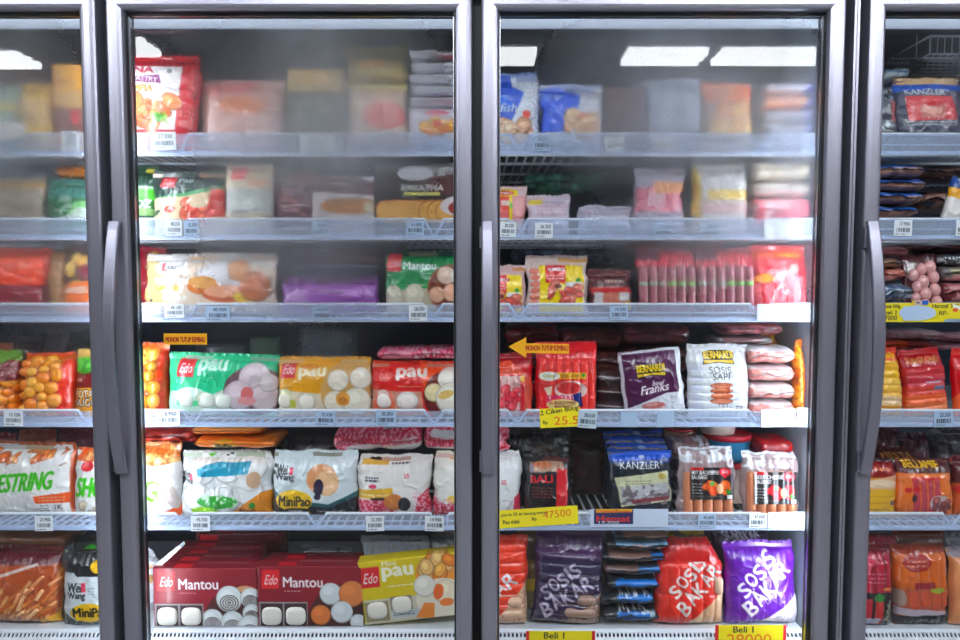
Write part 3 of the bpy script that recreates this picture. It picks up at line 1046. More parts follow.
bag('potato_nugget_pack', 'green topped pack with a maroon corner at the far left of the fourth shelf', (-38, 354, 19, None), 4, lambda c: (c.rect(-38, 354, 21, 372, (110, 150, 60)), c.nuggets(NUG3, ORANGE, 7), c.poly([(-38, 385), (10, 362), (23, 364), (18, 382)], (120, 30, 40)), c.text('fried', 4, 378, 5, (225, 200, 200), rot=-.3, shear=.3)), (150, 80, 30), res=1, lump=humps(NUG3, .009))
add_nuggets(bag('potato_nugget_pack', 'clear red edged bag of orange potato nuggets on the fourth shelf, left door', (22.5, 356, 74, None), 4, lambda c: (c.nuggets(NUG1, ORANGE, 11), c.poly([(64, 362), (76, 352), (70, 424), (58, 424)], (214, 52, 24)), c.poly([(21, 354), (50, 376), (52, 380), (21, 366)], (235, 130, 60), .5)), (190, 84, 20), T=.07, res=1.3, lump=humps(NUG1, .004), sealcol=(225, 70, 30)), NUG1)
bag('potato_nugget_pack', 'potato nugget pack with white outlined lettering beside the left door post', (74.5, 352, 112, None), 4, lambda c: (c.rect(69, 352, 112, 360, (230, 190, 110)), c.ell(85, 366, 12, 8, (96, 190, 60)), c.speck((72, 360, 100, 376), (60, 140, 40), 3, .5, 3), c.poly([(69, 376), (112, 372), (112, 388), (69, 388)], (110, 28, 30)), c.text('pick', 76, 383, 5, (245, 230, 220), shear=.3), c.rect(69, 388, 112, 424, (216, 150, 46)), c.text('POTATO', 76, 398, 8, (40, 24, 20), w=32, bold=.06), c.text('POTATO', 77, 397.5, 7, (252, 246, 235), w=30, bold=.0), c.text('NUGGETS', 75.5, 406.5, 8, (40, 24, 20), w=36, bold=.06), c.text('NUGGETS', 76.5, 406, 7, (252, 246, 235), w=34, bold=.0)), (120, 40, 30), T=.05, res=1.6, Y=.13)
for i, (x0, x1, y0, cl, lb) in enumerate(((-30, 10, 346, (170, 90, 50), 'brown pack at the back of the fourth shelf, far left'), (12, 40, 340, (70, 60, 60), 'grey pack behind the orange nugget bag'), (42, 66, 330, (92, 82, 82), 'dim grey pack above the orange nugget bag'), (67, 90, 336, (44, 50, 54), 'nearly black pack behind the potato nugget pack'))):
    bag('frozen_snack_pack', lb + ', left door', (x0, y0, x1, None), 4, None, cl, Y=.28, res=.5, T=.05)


def shoestring(c):
    c.rect(c.x0, c.y0, c.x1, c.y1, (228, 226, 224))
    c.pieces((c.x0, 450, 70, 464), 40, 7, FRY, 5, 3.0)
    c.poly([(c.x0, 466), (30, 467), (60, 458), (76, 446), (76, 460), (40, 476), (c.x0, 478)], (228, 226, 224))
    c.text('SHOESTRING', -24, 494, 17, (64, 176, 30), w=78, rot=-.06, shear=.25, bold=.035)
    c.poly([(38, 496), (80, 492), (80, 503), (40, 503)], (228, 92, 38)); c.lines(43, 497, 66, 2, 3, (250, 220, 200), 3)
    c.lines(44, 505, 52, 3, 2.4, (70, 70, 75), 4); c.text('1K', 57, 509, 4.5, (40, 40, 45))
    c.poly([(70, 446), (78, 440), (74, 525), (70, 525)], (214, 96, 54))


bag('french_fries_pack', 'white french fries bag with green slanted letters at the far left of the fifth shelf', (-75, 447, 74, None), 5, shoestring, (228, 226, 224), T=.075, res=1.4, wr=1.1, sealcol=(190, 96, 60), seal=(6, 0))
bag('french_fries_pack', 'white french fries bag with an orange corner beside the left door post, fifth shelf', (74.5, 452, 117, None), 5, lambda c: (c.poly([(74, 462), (82, 450), (117, 450), (117, 464)], (232, 100, 40)), c.pieces((84, 452, 112, 462), 12, 5, FRY, 8, 2.5), c.ell(90, 467, 6, 5, (200, 30, 40)), c.text('SHOE', 79, 496, 18, (64, 186, 30), w=34, shear=.12, bold=.035), c.pieces((75, 504, 112, 520), 12, 5, [(200, 180, 150), (220, 205, 180)], 3, 2)), (230, 228, 226), T=.06, res=1.3, sealcol=(214, 90, 40))
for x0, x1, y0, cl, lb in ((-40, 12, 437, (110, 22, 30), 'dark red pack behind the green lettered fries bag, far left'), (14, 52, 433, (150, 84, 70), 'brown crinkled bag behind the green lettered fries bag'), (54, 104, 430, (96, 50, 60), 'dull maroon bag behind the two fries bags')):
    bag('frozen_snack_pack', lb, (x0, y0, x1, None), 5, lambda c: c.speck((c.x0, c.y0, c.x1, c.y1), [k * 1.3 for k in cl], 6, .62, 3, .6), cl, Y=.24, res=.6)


def fries_clear(c):
    c.rect(c.x0, c.y0, c.x1, c.y1, (176, 84, 44))
    c.rect(c.x0, c.y0, c.x1, 566, (94, 24, 36))
    rd = random.Random(4)
    for i in range(95):
        x, y = rd.uniform(-40, 58), rd.uniform(585, 634)
        if y < 600 - (x - 0) * .45: continue
        a = rd.uniform(-1.2, -.5); l = rd.uniform(12, 26); k = rd.choice(FRY)
        dx, dy = math.cos(a) * l, math.sin(a) * l; wx, wy = -math.sin(a) * 4, math.cos(a) * 4
        c.poly([(x, y), (x + dx, y + dy), (x + dx + wx, y + dy + wy), (x + wx, y + wy)], [q * .75 for q in k])
        c.poly([(x + .5, y), (x + dx + .4, y + dy + .4), (x + dx + wx * .75, y + dy + wy * .75), (x + wx * .75, y + wy * .75)], k)
    c.poly([(c.x0, 590), (40, 564), (42, 566), (c.x0, 594)], (230, 210, 205))
    c.poly([(-40, 604), (6, 604), (4, 612), (-40, 618)], (240, 190, 40)); c.poly([(32, 634), (40, 620), (62, 612), (64, 634)], (236, 178, 40)); c.text('ori', 40, 631, 5, (150, 60, 20))


fb = bag('french_fries_pack', 'big clear bag of brown french fries with a maroon top, bottom shelf', (-50, 552, 60, None), 6, fries_clear, T=.08, res=1.3, wr=1.3, sealcol=(120, 40, 40))
rd = random.Random(9)
for i in range(75):
    x, y = rd.uniform(-46, 50), rd.uniform(580, 626)
    if y < 608 - x * .55 + rd.uniform(-6, 6) or (y > 604 and (x > 32 or x < 4) and rd.random() < .8): continue
    a_ = rd.uniform(-1.25, -.55); l = rd.uniform(9, 17)
    p, p2 = surf(fb, x, y), surf(fb, x + math.cos(a_) * l, y + math.sin(a_) * l)
    if min(p.z, p2.z) < .012: continue
    off = Vector((0, rd.uniform(-.004, .002), 0))
    capsule('french_fry', fb, p + off, p2 + off, .0052, rd.choice([(232, 150, 96), (240, 170, 116), (222, 132, 80), (244, 184, 130)]), 'soft_film', 7)
lay('frozen_snack_pack', 'brown bag lying behind the clear fries bag under the fifth shelf, far left', (-45, 534, 66, 552), .12, base=(120, 78, 52), Y=.24, wr=1.5)
bag('bun_pack', 'small white and black bun pack with a yellow oval on the bottom shelf, left door', (62, 553, 113, None), 6, lambda c: (c.rect(62, 553, 113, 573, (28, 28, 32)), c.poly([(62, 580), (70, 566), (80, 577), (113, 577), (113, 572), (62, 572)], (28, 28, 32)), c.ell(99, 568, 7, 6, (214, 170, 40)), c.poly([(62, 608), (78, 620), (113, 618), (113, 640), (62, 640)], (24, 30, 30)), c.text('Wei', 70, 592, 9, (26, 28, 34), w=14, shear=.1, bold=.03), c.text('Wang', 70, 600, 8, (26, 28, 34), w=18, bold=.03), c.rect(84, 583, 88, 592, (220, 60, 90)), c.lines(91, 588, 98, 3, 2.6, (120, 130, 140), 3), c.ell(91, 612, 18, 9.5, (226, 182, 30)), c.text('MiniPao', 76, 616, 9, (24, 22, 22), w=34, bold=.04), c.lines(82, 625, 98, 2, 2.5, (210, 210, 215), 2)), (205, 212, 216), T=.055, res=1.6, seal=(3, 0))
bag('frozen_vegetable_pack', 'black pack with a green leaf print peeping out behind the small bun pack', (70, 541, 110, None), 6, lambda c: (c.poly([(78, 556), (88, 547), (110, 551), (110, 556)], (70, 180, 50)), c.ell(92, 553, 5, 2, (240, 210, 60))), (34, 36, 38), Y=.22, res=.9)

# ============ second door (B), top shelf
bag('spring_roll_pack', 'red edged spring roll bag with a white middle, top shelf, second door', (112, 54, 196, None), 1, lambda c: (
    c.poly([(112, 66), (180, 66), (176, 131), (112, 131)], (240, 232, 230)), c.text('ANNA', 112, 73, 6.5, (190, 20, 50), w=40, bold=.05),
    c.poly([(122, 78), (158, 75), (161, 84), (122, 82)], (130, 40, 110)), c.text('PASTRY', 132, 81, 5, (245, 240, 235), w=25, rot=.08), c.text('KULIT', 114, 80, 4.5, (245, 240, 235), w=16),
    c.text('LUMPIA', 123, 93, 7, (120, 40, 20), w=30, bold=.05), c.text('LUMPIA', 123.5, 92.5, 6, (235, 190, 40), w=29, bold=.01), c.ell(168, 71, 2.6, 2.4, (110, 120, 120)),
    c.pieces((118, 100, 172, 128), 16, 10, [(232, 120, 70), (240, 145, 90), (226, 105, 60)], 3, 1.8), c.ell(159, 119, 6, 5, (60, 130, 50)), c.speck((152, 113, 168, 126), (120, 180, 70), 2.5, .55, 1)),
    (188, 22, 40), T=.05, res=1.4, roll=1)
bag('frozen_snack_pack', 'pinkish beige pack blurred by fog beside the red spring roll bag', (200, 80, 283, None), 1, lambda c: (c.ell(245, 108, 24, 9, (210, 130, 90)), c.poly([(200, 84), (255, 80), (252, 94), (196, 96)], (206, 120, 120)), c.rect(186, 118, 283, 140, (214, 170, 160))), (206, 158, 146), T=.055, res=.6, Y=.15, roll=0)
carton('snack_carton', 'dark olive carton at the middle of the top shelf, lower of its stack', (287, 93, 343, None), 1, lambda c: (c.speck((287, 93, 343, 135), (60, 64, 32), 12, .5, 2), c.text('dimsum', 298, 122, 8, (60, 66, 40))), (72, 68, 18), T=.1, Y=.13, res=.6)
carton('snack_carton', 'yellow carton at the middle of the top shelf, on top of the dark olive one', (287, 69, 342, 92.5), 1, lambda c: (c.ell(314, 78, 16, 6, (196, 150, 20))), (160, 132, 16), T=.1, Y=.13, res=.6)
bag('frozen_snack_pack', 'pale pack with a red picture at the right of the top shelf, second door', (346, 84, 407, None), 1, lambda c: (c.rect(346, 84, 407, 89, (205, 190, 60)), c.ell(385, 118, 22, 14, (200, 80, 60)), c.ell(378, 98, 18, 8, (214, 176, 150))), (214, 186, 164), T=.06, res=.7)
bag('frozen_snack_pack', 'bright yellow pack with ear-like corners on top of the pale red pictured pack', (346, 49, 406, 83), 1, lambda c: (c.rect(346, 62, 406, 83, (156, 134, 16)), c.ell(372, 66, 12, 5, (214, 150, 30))), (170, 150, 18), T=.05, res=.7, Y=.14, seal=(8, 0), shape=lambda x, z, W, H: (x, z + .02 * (np.abs(x) / (W / 2)) ** 6 * (z / H)))
for i in range(6):
    a, b = 128 - i * 15, 143 - i * 15
    if i == 5: a, b = 50, 68
    nm = ['lowest flat bread pack with a red logo', 'second lowest flat bread pack', 'third flat bread pack from the bottom', 'fourth flat bread pack from the bottom', 'second highest flat bread pack', 'topmost flat bread pack'][i]
    if i == 0:
        bag('flat_bread_pack', nm + ' of the white stack, top shelf right', (408, 108, 470, None), 1, lambda c: (c.text('Kawan', 428, 118, 4.5, (214, 40, 80), w=18, bold=.04), c.ell(437, 115.5, 11, 3, (214, 40, 80)), c.text('Paratha', 429, 117.4, 3.4, (250, 240, 240), w=15), c.lines(428, 120.5, 460, 1, 2, (70, 60, 80), 3, 1.2), c.pieces((424, 124, 462, 138), 24, 6, [(226, 160, 60), (236, 185, 90), (210, 120, 50)], 3), c.ell(438, 127, 5, 4, (190, 50, 30))), (232, 226, 236), T=.05, res=1.4, seal=(0, 0), group='stack of white flat bread packs')
    else:
        y1 = 107.5 - (i - 1) * 11.6
        lay('flat_bread_pack', nm + ' of the white stack, top shelf right', (411 - i % 2 * 2, y1 - 11.4, 470, y1), .16, art=[None, lambda c: (c.text('Paratha', 434, c.y1 - 3, 5, (200, 120, 150), w=22), c.rect(424, c.y0, 470, c.y0 + 2, (150, 80, 160))), lambda c: (c.rect(430, c.y1 - 5, 470, c.y1 - 3.6, (120, 120, 130))), lambda c: (c.rect(436, c.y1 - 5, 470, c.y1 - 3.8, (100, 100, 115))), lambda c: (c.rect(432, c.y1 - 5, 470, c.y1 - 3.6, (130, 120, 130))), lambda c: (c.rect(428, c.y1 - 6, 470, c.y1 - 1, (170, 160, 160)), c.text('Kawan', 438, c.y1 - 2, 4, (200, 60, 70), w=16))][i], base=(222, 222, 230), Y=.13, wr=.5, group='stack of white flat bread packs')
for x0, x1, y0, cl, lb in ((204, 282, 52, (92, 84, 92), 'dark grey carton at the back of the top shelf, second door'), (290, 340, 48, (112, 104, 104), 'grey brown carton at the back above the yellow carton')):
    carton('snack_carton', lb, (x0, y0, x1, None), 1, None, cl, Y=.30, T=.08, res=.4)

# second shelf
bag('bun_pack', 'dark green pack with a light green bowl print, left end of second shelf', (112, 168, 157, None), 2, lambda c: (c.ell(146, 192, 16, 4, (190, 220, 190)), c.poly([(131, 191), (158, 191), (154, 202), (134, 202)], (90, 200, 60)), c.rect(112, 203, 157, 218, (28, 110, 40)), c.text('oz', 138, 210, 8, (240, 246, 240), w=14, bold=.04), c.ell(146, 214, 12, 4, (150, 190, 120)), c.ell(148, 172, 5, 2.5, (200, 190, 50))), (14, 66, 46), T=.05, res=1.3, Y=.16)
bag('bun_pack', 'dark green and cream bun pack with a red logo square on the second shelf', (152, 172, 223, None), 2, lambda c: (c.rect(152, 172, 223, 190, (28, 48, 44)), c.poly([(152, 200), (185, 196), (223, 190), (223, 240), (152, 240)], (240, 212, 176)), c.poly([(152, 200), (188, 194), (223, 186), (223, 190), (188, 198)], (90, 160, 110)), edo(c, 163, 177, 14, 12), c.text('Pau', 180, 184, 5, (200, 214, 210), w=14), c.lines(180, 187, 215, 2, 3, (150, 170, 165), 3), c.ell(172, 211, 6, 3.5, (220, 70, 60)), c.ell(157, 214, 5, 2.5, (40, 80, 60), -.4), c.pieces((184, 204, 218, 220), 24, 6, [(226, 80, 60), (236, 110, 80)], 3), c.poly([(212, 190), (223, 190), (223, 218), (208, 218)], (216, 60, 50)), c.ell(200, 203, 10, 7, (238, 214, 180))), (30, 60, 50), T=.05, res=1.3)
bag('bun_pack', 'cream bun pack with a red slanted square, second shelf, beside the green ones', (224, 160, 272, None), 2, lambda c: (edo(c, 233, 161, 14, 16), c.rect(224, 188, 272, 214, (214, 218, 214)), c.rect(250, 178, 268, 184, (226, 160, 130)), c.ell(240, 213, 6, 3, (150, 150, 150))), (220, 204, 176), T=.05, res=.9)
bag('bun_pack', 'dark mauve pack blurred by fog in the middle of the second shelf', (273, 170, 318, None), 2, lambda c: (c.pieces((276, 196, 312, 214), 10, 8, [(110, 50, 60), (140, 80, 80)], 5), c.rect(273, 170, 318, 186, (150, 140, 116)), c.ell(302, 178, 9, 6, (180, 110, 120))), (104, 60, 74), T=.05, res=.7, Y=.15)
carton('flat_bread_carton', 'white front carton with a long tan bread print, middle right of the second shelf', (312, 176, 374, None), 2, lambda c: (c.rect(312, 176, 374, 194, (96, 62, 66)), c.poly([(312, 192), (374, 196), (374, 240), (312, 240)], (226, 214, 212)), c.ell(350, 206, 30, 8, (178, 122, 64)), c.ell(369, 207, 6, 5, (220, 205, 170)), c.ell(370, 178, 8, 4, (206, 200, 210)), c.text('canai', 330, 186, 6, (200, 170, 180))), (96, 62, 66), T=.06, res=.8)
carton('flat_bread_carton', 'black flat bread carton with fanned tan breads at the right end of the second shelf', (376, 165, 470, None), 2, lambda c: (c.rect(376, 165, 470, 172, (92, 90, 88)), [c.rect(425 + i * 1.6, 168, 425.7 + i * 1.6, 178, (225, 228, 230)) for i in range(28)], c.ell(415, 174, 17, 7, (210, 208, 215)), c.poly([(428, 178), (470, 172), (470, 195), (428, 195)], (70, 26, 28)), c.text('PARATHA', 402, 191, 6, (245, 240, 232), w=41, shear=.15, bold=.02), c.rect(404, 192.5, 440, 195.5, (225, 215, 120)), [(c.ell(388 + i * 8.6, 211, 13, 11.5, (176, 112, 50)), c.ell(388 + i * 8.6, 212, 12, 10.5, (232, 178, 96)), c.speck((376 + i * 8.6, 204, 400 + i * 8.6, 222), (206, 140, 60), 4, .66, i, .5)) for i in range(8)], c.ell(460, 206, 20, 10, (226, 214, 214)), c.ell(456, 208, 8, 6, (150, 40, 30))), (38, 30, 30), T=.05, res=1.3)
for x0, x1, y0, cl, lb in ((236, 300, 166, (92, 84, 90), 'grey carton at the back of the second shelf, second door'), (306, 376, 163, (70, 62, 72), 'dark carton at the back of the second shelf, second door')):
    carton('snack_carton', lb, (x0, y0, x1, None), 2, None, cl, Y=.30, T=.08, res=.4)

# third shelf
bag('bun_pack', 'cream mini bun pack with a white oval logo and brown buns on the third shelf', (144, 256, 275, None), 3, lambda c: (
    c.rect(144, 256, 172, 330, (238, 196, 142)), c.poly([(144, 256), (275, 256), (275, 268), (144, 262)], (214, 206, 204)), c.ell(173, 269, 16, 9.5, (248, 246, 246)), c.text('L', 164, 273, 8, (214, 30, 50), bold=.08), c.text('sari', 168, 271, 4.5, (60, 60, 70), w=13, shear=.2),
    c.text('MINI TAS', 157, 286, 6.5, (245, 244, 240), w=36, bold=.02), c.text('TAWAR', 158, 292, 4.5, (235, 205, 40), w=24, bold=.05), c.text('BAKAR', 166, 302, 5, (245, 244, 240), w=24), c.ell(153, 301.5, 1.6, 1.6, (50, 60, 60)),
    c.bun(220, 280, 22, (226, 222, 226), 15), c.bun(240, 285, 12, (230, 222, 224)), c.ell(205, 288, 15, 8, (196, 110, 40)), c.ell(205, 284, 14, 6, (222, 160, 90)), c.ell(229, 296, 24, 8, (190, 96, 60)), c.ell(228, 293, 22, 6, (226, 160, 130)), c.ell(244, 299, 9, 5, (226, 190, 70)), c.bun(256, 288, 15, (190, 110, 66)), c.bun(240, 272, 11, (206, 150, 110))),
    (226, 204, 184), T=.055, res=1.1, wr=1.2)
bag('snack_pack', 'crimson pack with a tan print standing behind the mini bun pack', (120, 240, 162, None), 3, lambda c: (c.pieces((146, 248, 162, 275), 8, 5, [(170, 110, 60), (200, 150, 90)], 3)), (150, 18, 42), T=.04, res=1, Y=.20)
bag('bun_pack', 'purple pack with a pale oval on the third shelf, middle of the second door', (281, 279, 377, None), 3, lambda c: (c.rect(281, 279, 377, 285, (60, 20, 60)), c.ell(300, 298, 12, 5, (196, 150, 206)), c.speck((281, 284, 377, 315), (170, 90, 190), 10, .55, 4, .7), c.ell(359, 293, 16, 5, (180, 110, 196), -.2)), (132, 54, 150), T=.05, res=.7)
carton('snack_carton', 'dark navy carton lying behind the purple pack on the third shelf', (280, 265, 380, None), 3, lambda c: (c.rect(280, 265, 380, 268, (150, 158, 170)), c.lines(288, 273, 370, 1, 3, (90, 96, 130), 3, 1.5)), (44, 40, 66), T=.08, res=.6, Y=.21)
for i, x in enumerate((307, 341, 369)):
    lay('bun_pack', ['pink brown round pack on the navy carton, leftmost of three', 'pink brown round pack on the navy carton, middle of three', 'pink brown round pack on the navy carton, rightmost of three'][i], (x - 15, 253, x + 15, 264.5), .07, base=(150, 92, 92), Y=.215, group='round packs on the navy carton', res=.5)
bag('bun_pack', 'green and white bun pack with a red logo square on the third shelf', (385, 252, 470, None), 3, lambda c: (
    c.rect(385, 252, 470, 257, (20, 70, 60)), c.rect(385, 286, 470, 330, (206, 196, 170)), c.poly([(385, 284), (420, 288), (440, 284), (440, 289), (385, 293)], (30, 150, 80)), edo(c, 388, 254, 14, 19), c.text('Mantou', 404, 271, 7.5, (240, 248, 244), w=32, bold=.03), c.lines(424, 275, 431, 1, 2, (200, 230, 214), 4),
    c.bun(394, 298, 9, (226, 218, 196), 12), c.bun(415, 297, 10, (226, 218, 196), 12), c.ell(452, 290, 24, 24, (150, 76, 40)), c.ell(452, 290, 22, 22, (112, 50, 28)), c.bun(446, 277, 9, (226, 196, 176)), c.bun(437, 296, 8, (228, 180, 150)), c.bun(452, 294, 9, (232, 178, 150)), c.bun(458, 278, 8, (236, 226, 214))), (12, 128, 72), T=.05, res=1.3)
carton('snack_carton', 'dull brown carton at the back of the third shelf above the mini bun pack', (196, 250, 276, None), 3, None, (110, 92, 84), Y=.30, T=.08, res=.4)

# fourth shelf
add_nuggets(bag('potato_nugget_pack', 'orange potato nugget bag at the left end of the fourth shelf, second door', (121, 346, 166.5, None), 4, lambda c: (c.nuggets(NUG2, ORANGE, 21), c.poly([(160, 349), (168, 346), (164, 424), (158, 424)], (214, 60, 20)), c.rect(121, 346, 168, 350, (226, 110, 30))), (200, 90, 20), T=.07, res=1.5, lump=humps(NUG2, .004), wr=1.0, sealcol=(220, 80, 30)), NUG2)


def pau_pack(c, x, y, colr, seedn, word='pau'):
    edo(c, x + 11, y + 4, 17, 18)


pm = bag('bun_pack', 'mint green bun pack with a red logo square on the fourth shelf', (166.5, 358, 276, None), 4, lambda c: (
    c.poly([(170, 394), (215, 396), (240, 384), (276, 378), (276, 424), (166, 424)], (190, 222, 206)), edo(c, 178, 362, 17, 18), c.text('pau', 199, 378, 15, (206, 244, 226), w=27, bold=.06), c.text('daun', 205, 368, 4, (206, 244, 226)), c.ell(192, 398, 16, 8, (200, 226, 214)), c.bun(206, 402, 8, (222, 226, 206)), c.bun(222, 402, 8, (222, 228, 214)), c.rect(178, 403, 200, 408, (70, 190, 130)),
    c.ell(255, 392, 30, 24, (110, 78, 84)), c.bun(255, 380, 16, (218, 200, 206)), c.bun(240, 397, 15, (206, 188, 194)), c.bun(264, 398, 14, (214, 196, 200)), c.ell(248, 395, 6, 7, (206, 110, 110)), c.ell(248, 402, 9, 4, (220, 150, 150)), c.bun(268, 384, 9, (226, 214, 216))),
    (40, 186, 134), T=.055, res=1.5, roll=1.5, wr=.75)
py_ = bag('bun_pack', 'mustard yellow bun pack with white buns on the fourth shelf', (277, 360, 371, None), 4, lambda c: (
    c.poly([(277, 390), (320, 394), (335, 388), (377, 384), (377, 424), (277, 424)], (226, 210, 186)), edo(c, 281, 361, 16, 18, (196, 30, 44)), c.text('pau', 300, 380.5, 12, (250, 240, 206), w=26, bold=.05), c.ell(310, 368, 10, 2.5, (214, 140, 40)),
    c.ell(352, 392, 30, 32, (206, 160, 96)), c.bun(361, 379, 10.5, (240, 230, 214)), c.bun(339, 381, 10.5, (238, 228, 210)), c.bun(336, 402, 11, (236, 226, 206)), c.bun(357, 402, 14, (242, 234, 216)), c.ell(344, 399, 7, 7, (232, 166, 80)), c.ell(344, 401, 5, 4, (196, 130, 50)), c.bun(286, 396, 7, (220, 224, 180)), c.rect(281, 400, 297, 408, (176, 176, 70)), c.bun(308, 402, 9, (236, 230, 214)), c.lines(304, 403, 316, 2, 2.5, (130, 120, 100), 3)),
    (222, 158, 26), T=.055, res=1.4, wr=.75)
pr = bag('bun_pack', 'red bun pack with a white word, right end of fourth shelf, second door', (372, 364, 470, None), 4, lambda c: (
    c.poly([(420, 364), (470, 364), (470, 376), (424, 390)], (232, 84, 24)), c.poly([(370, 390), (400, 392), (422, 392), (426, 424), (370, 424)], (214, 150, 130)), c.text('Edo', 380, 380, 9, (232, 110, 100), w=11, shear=.25), c.text('pau', 397.5, 381, 11, (252, 240, 232), w=29, bold=.06), c.lines(398, 371, 425, 1, 2, (250, 200, 180), 4, 1.2), c.lines(399, 387, 422, 1, 2, (240, 170, 150), 5),
    c.ell(385, 398, 9, 8, (232, 130, 110)), c.bun(384, 396, 6, (232, 200, 190)), c.rect(374, 401, 396, 409, (226, 110, 80)), c.bun(408, 401, 11, (240, 234, 226), 9), c.lines(402, 402, 414, 2, 3, (90, 110, 60), 5),
    c.ell(452, 396, 28, 26, (110, 30, 26)), c.bun(450, 380, 12, (240, 232, 220)), c.bun(434, 393, 9, (238, 222, 176)), c.bun(452, 399, 16, (244, 236, 220)), c.ell(446, 395, 8, 4, (226, 190, 110), -.3)),
    (210, 40, 34), T=.055, res=1.5, wr=.75, Y=.128, shape=None)
for o, pts, cl in ((pm, ((188, 402), (209, 402), (225, 403)), (224, 230, 218)), (py_, ((286, 401), (308, 402)), (238, 230, 212)), (pr, ((385, 401), (408, 402)), (240, 228, 220))):
    for (x, y) in pts:
        p = surf(o, x, y); blob('bun', o, p.x, p.y + .003, p.z, .019, .008, .018, cl, power=2.4)
lay('bun_pack', 'pink dotted bag with a white label lying on top of the red bun pack', (377, 349, 470, 361.5), .14, art=lambda c: (c.speck((377, 349, 470, 365), (236, 170, 186), 1.6, .56, 3), c.poly([(380, 360), (390, 352), (412, 352), (408, 362)], (226, 150, 170)), c.ell(432, 359, 17, 6, (240, 226, 232)), c.speck((418, 354, 448, 364), (200, 40, 80), 2, .5, 8)), base=(206, 50, 92), Y=.15, res=1.2, wr=1.2)
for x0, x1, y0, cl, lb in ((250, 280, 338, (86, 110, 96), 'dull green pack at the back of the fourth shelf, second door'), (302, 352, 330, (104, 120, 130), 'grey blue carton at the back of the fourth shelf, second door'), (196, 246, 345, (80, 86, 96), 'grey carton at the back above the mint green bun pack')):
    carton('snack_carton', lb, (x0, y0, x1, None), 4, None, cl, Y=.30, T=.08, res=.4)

# fifth shelf
bag('french_fries_pack', 'white fries bag with two green letters, left end of fifth shelf, second door', (119, 447, 179, None), 5, lambda c: (c.pieces((140, 446, 186, 464), 36, 6, [(240, 150, 70), (226, 120, 50), (245, 180, 110)], 6, 2.5), c.poly([(119, 465), (160, 467), (190, 461), (190, 530), (119, 530)], (236, 234, 234)), c.text('EG', 137, 500.5, 19, (104, 214, 20), w=24, bold=.05), c.poly([(140, 514), (165, 512), (178, 505), (181, 500), (178, 518), (140, 525)], (226, 96, 40)), c.ell(172, 495, 5, 14, (206, 190, 186), -.3)), (232, 150, 90), T=.07, res=1.4, wr=1.4, sealcol=(226, 130, 70))
lay('frozen_snack_pack', 'dark red bag lying at the left under the fourth shelf, above the fries bag', (136, 429, 196, 445), .13, art=lambda c: c.speck((136, 428, 196, 450), (206, 60, 40), 7, .55, 2, .7), base=(140, 30, 22), Y=.17, wr=2.0, res=1)
lay('bun_pack', 'lower orange bun bag with a small black word on the white bun pack', (196, 438.5, 276, 450.5), .14, art=lambda c: (c.ell(225, 446, 11, 5, (222, 176, 50)), c.text('MiniPao', 217, 448.5, 5, (40, 30, 26), w=16, bold=.04)), base=(232, 132, 44), Y=.15, wr=1.6, res=1.2)
lay('bun_pack', 'orange bun bag lying directly under the fourth shelf, upper of two', (193, 425, 262, 436.5), .14, base=(234, 146, 66), Y=.16, wr=1.4)
bag('bun_pack', 'white bun pack with a turquoise brush stroke and a green oval on the fifth shelf', (182, 455, 272, None), 5, lambda c: (
    [c.bun(x, y, 15, (232, 234, 234)) for x, y in ((230, 468), (205, 470), (252, 470), (200, 496), (228, 498), (250, 490))], c.poly([(208, 466), (220, 463), (238, 464), (252, 463), (250, 474), (228, 476), (202, 477), (199, 470)], (22, 146, 176)), c.text('Wei', 182, 478, 7, (40, 44, 50), w=11, bold=.03), c.text('Wang', 183, 484, 6, (40, 44, 50), w=13, bold=.03), c.rect(192, 474, 195.5, 480, (214, 70, 100)), c.lines(184, 487, 195, 2, 2, (120, 130, 140), 3),
    c.ell(220, 501, 20, 6.5, (54, 160, 60)), c.speck((202, 494, 240, 508), (200, 235, 200), 3, .6, 2), c.ell(208, 510, 14, 4, (150, 206, 40)), c.poly([(234, 525), (234, 512), (262, 492), (272, 490), (272, 525)], (226, 144, 40)), c.text('Abon', 240, 513, 5, (60, 40, 20), w=16), c.ell(254, 505, 3.2, 3.4, (50, 130, 50)), c.ell(256, 480, 7, 8, (214, 180, 150)), c.poly([(206, 457), (210, 460), (216, 455)], (90, 180, 50)), c.ell(230, 456.5, 2, 1, (40, 40, 44)), c.ell(226, 458, 1.4, 1, (40, 40, 44))),
    (228, 232, 234), T=.07, res=1.5, wr=1.5, lump=humps([(205, 475, 18), (230, 472, 18), (252, 475, 16), (225, 500, 18)], .006))
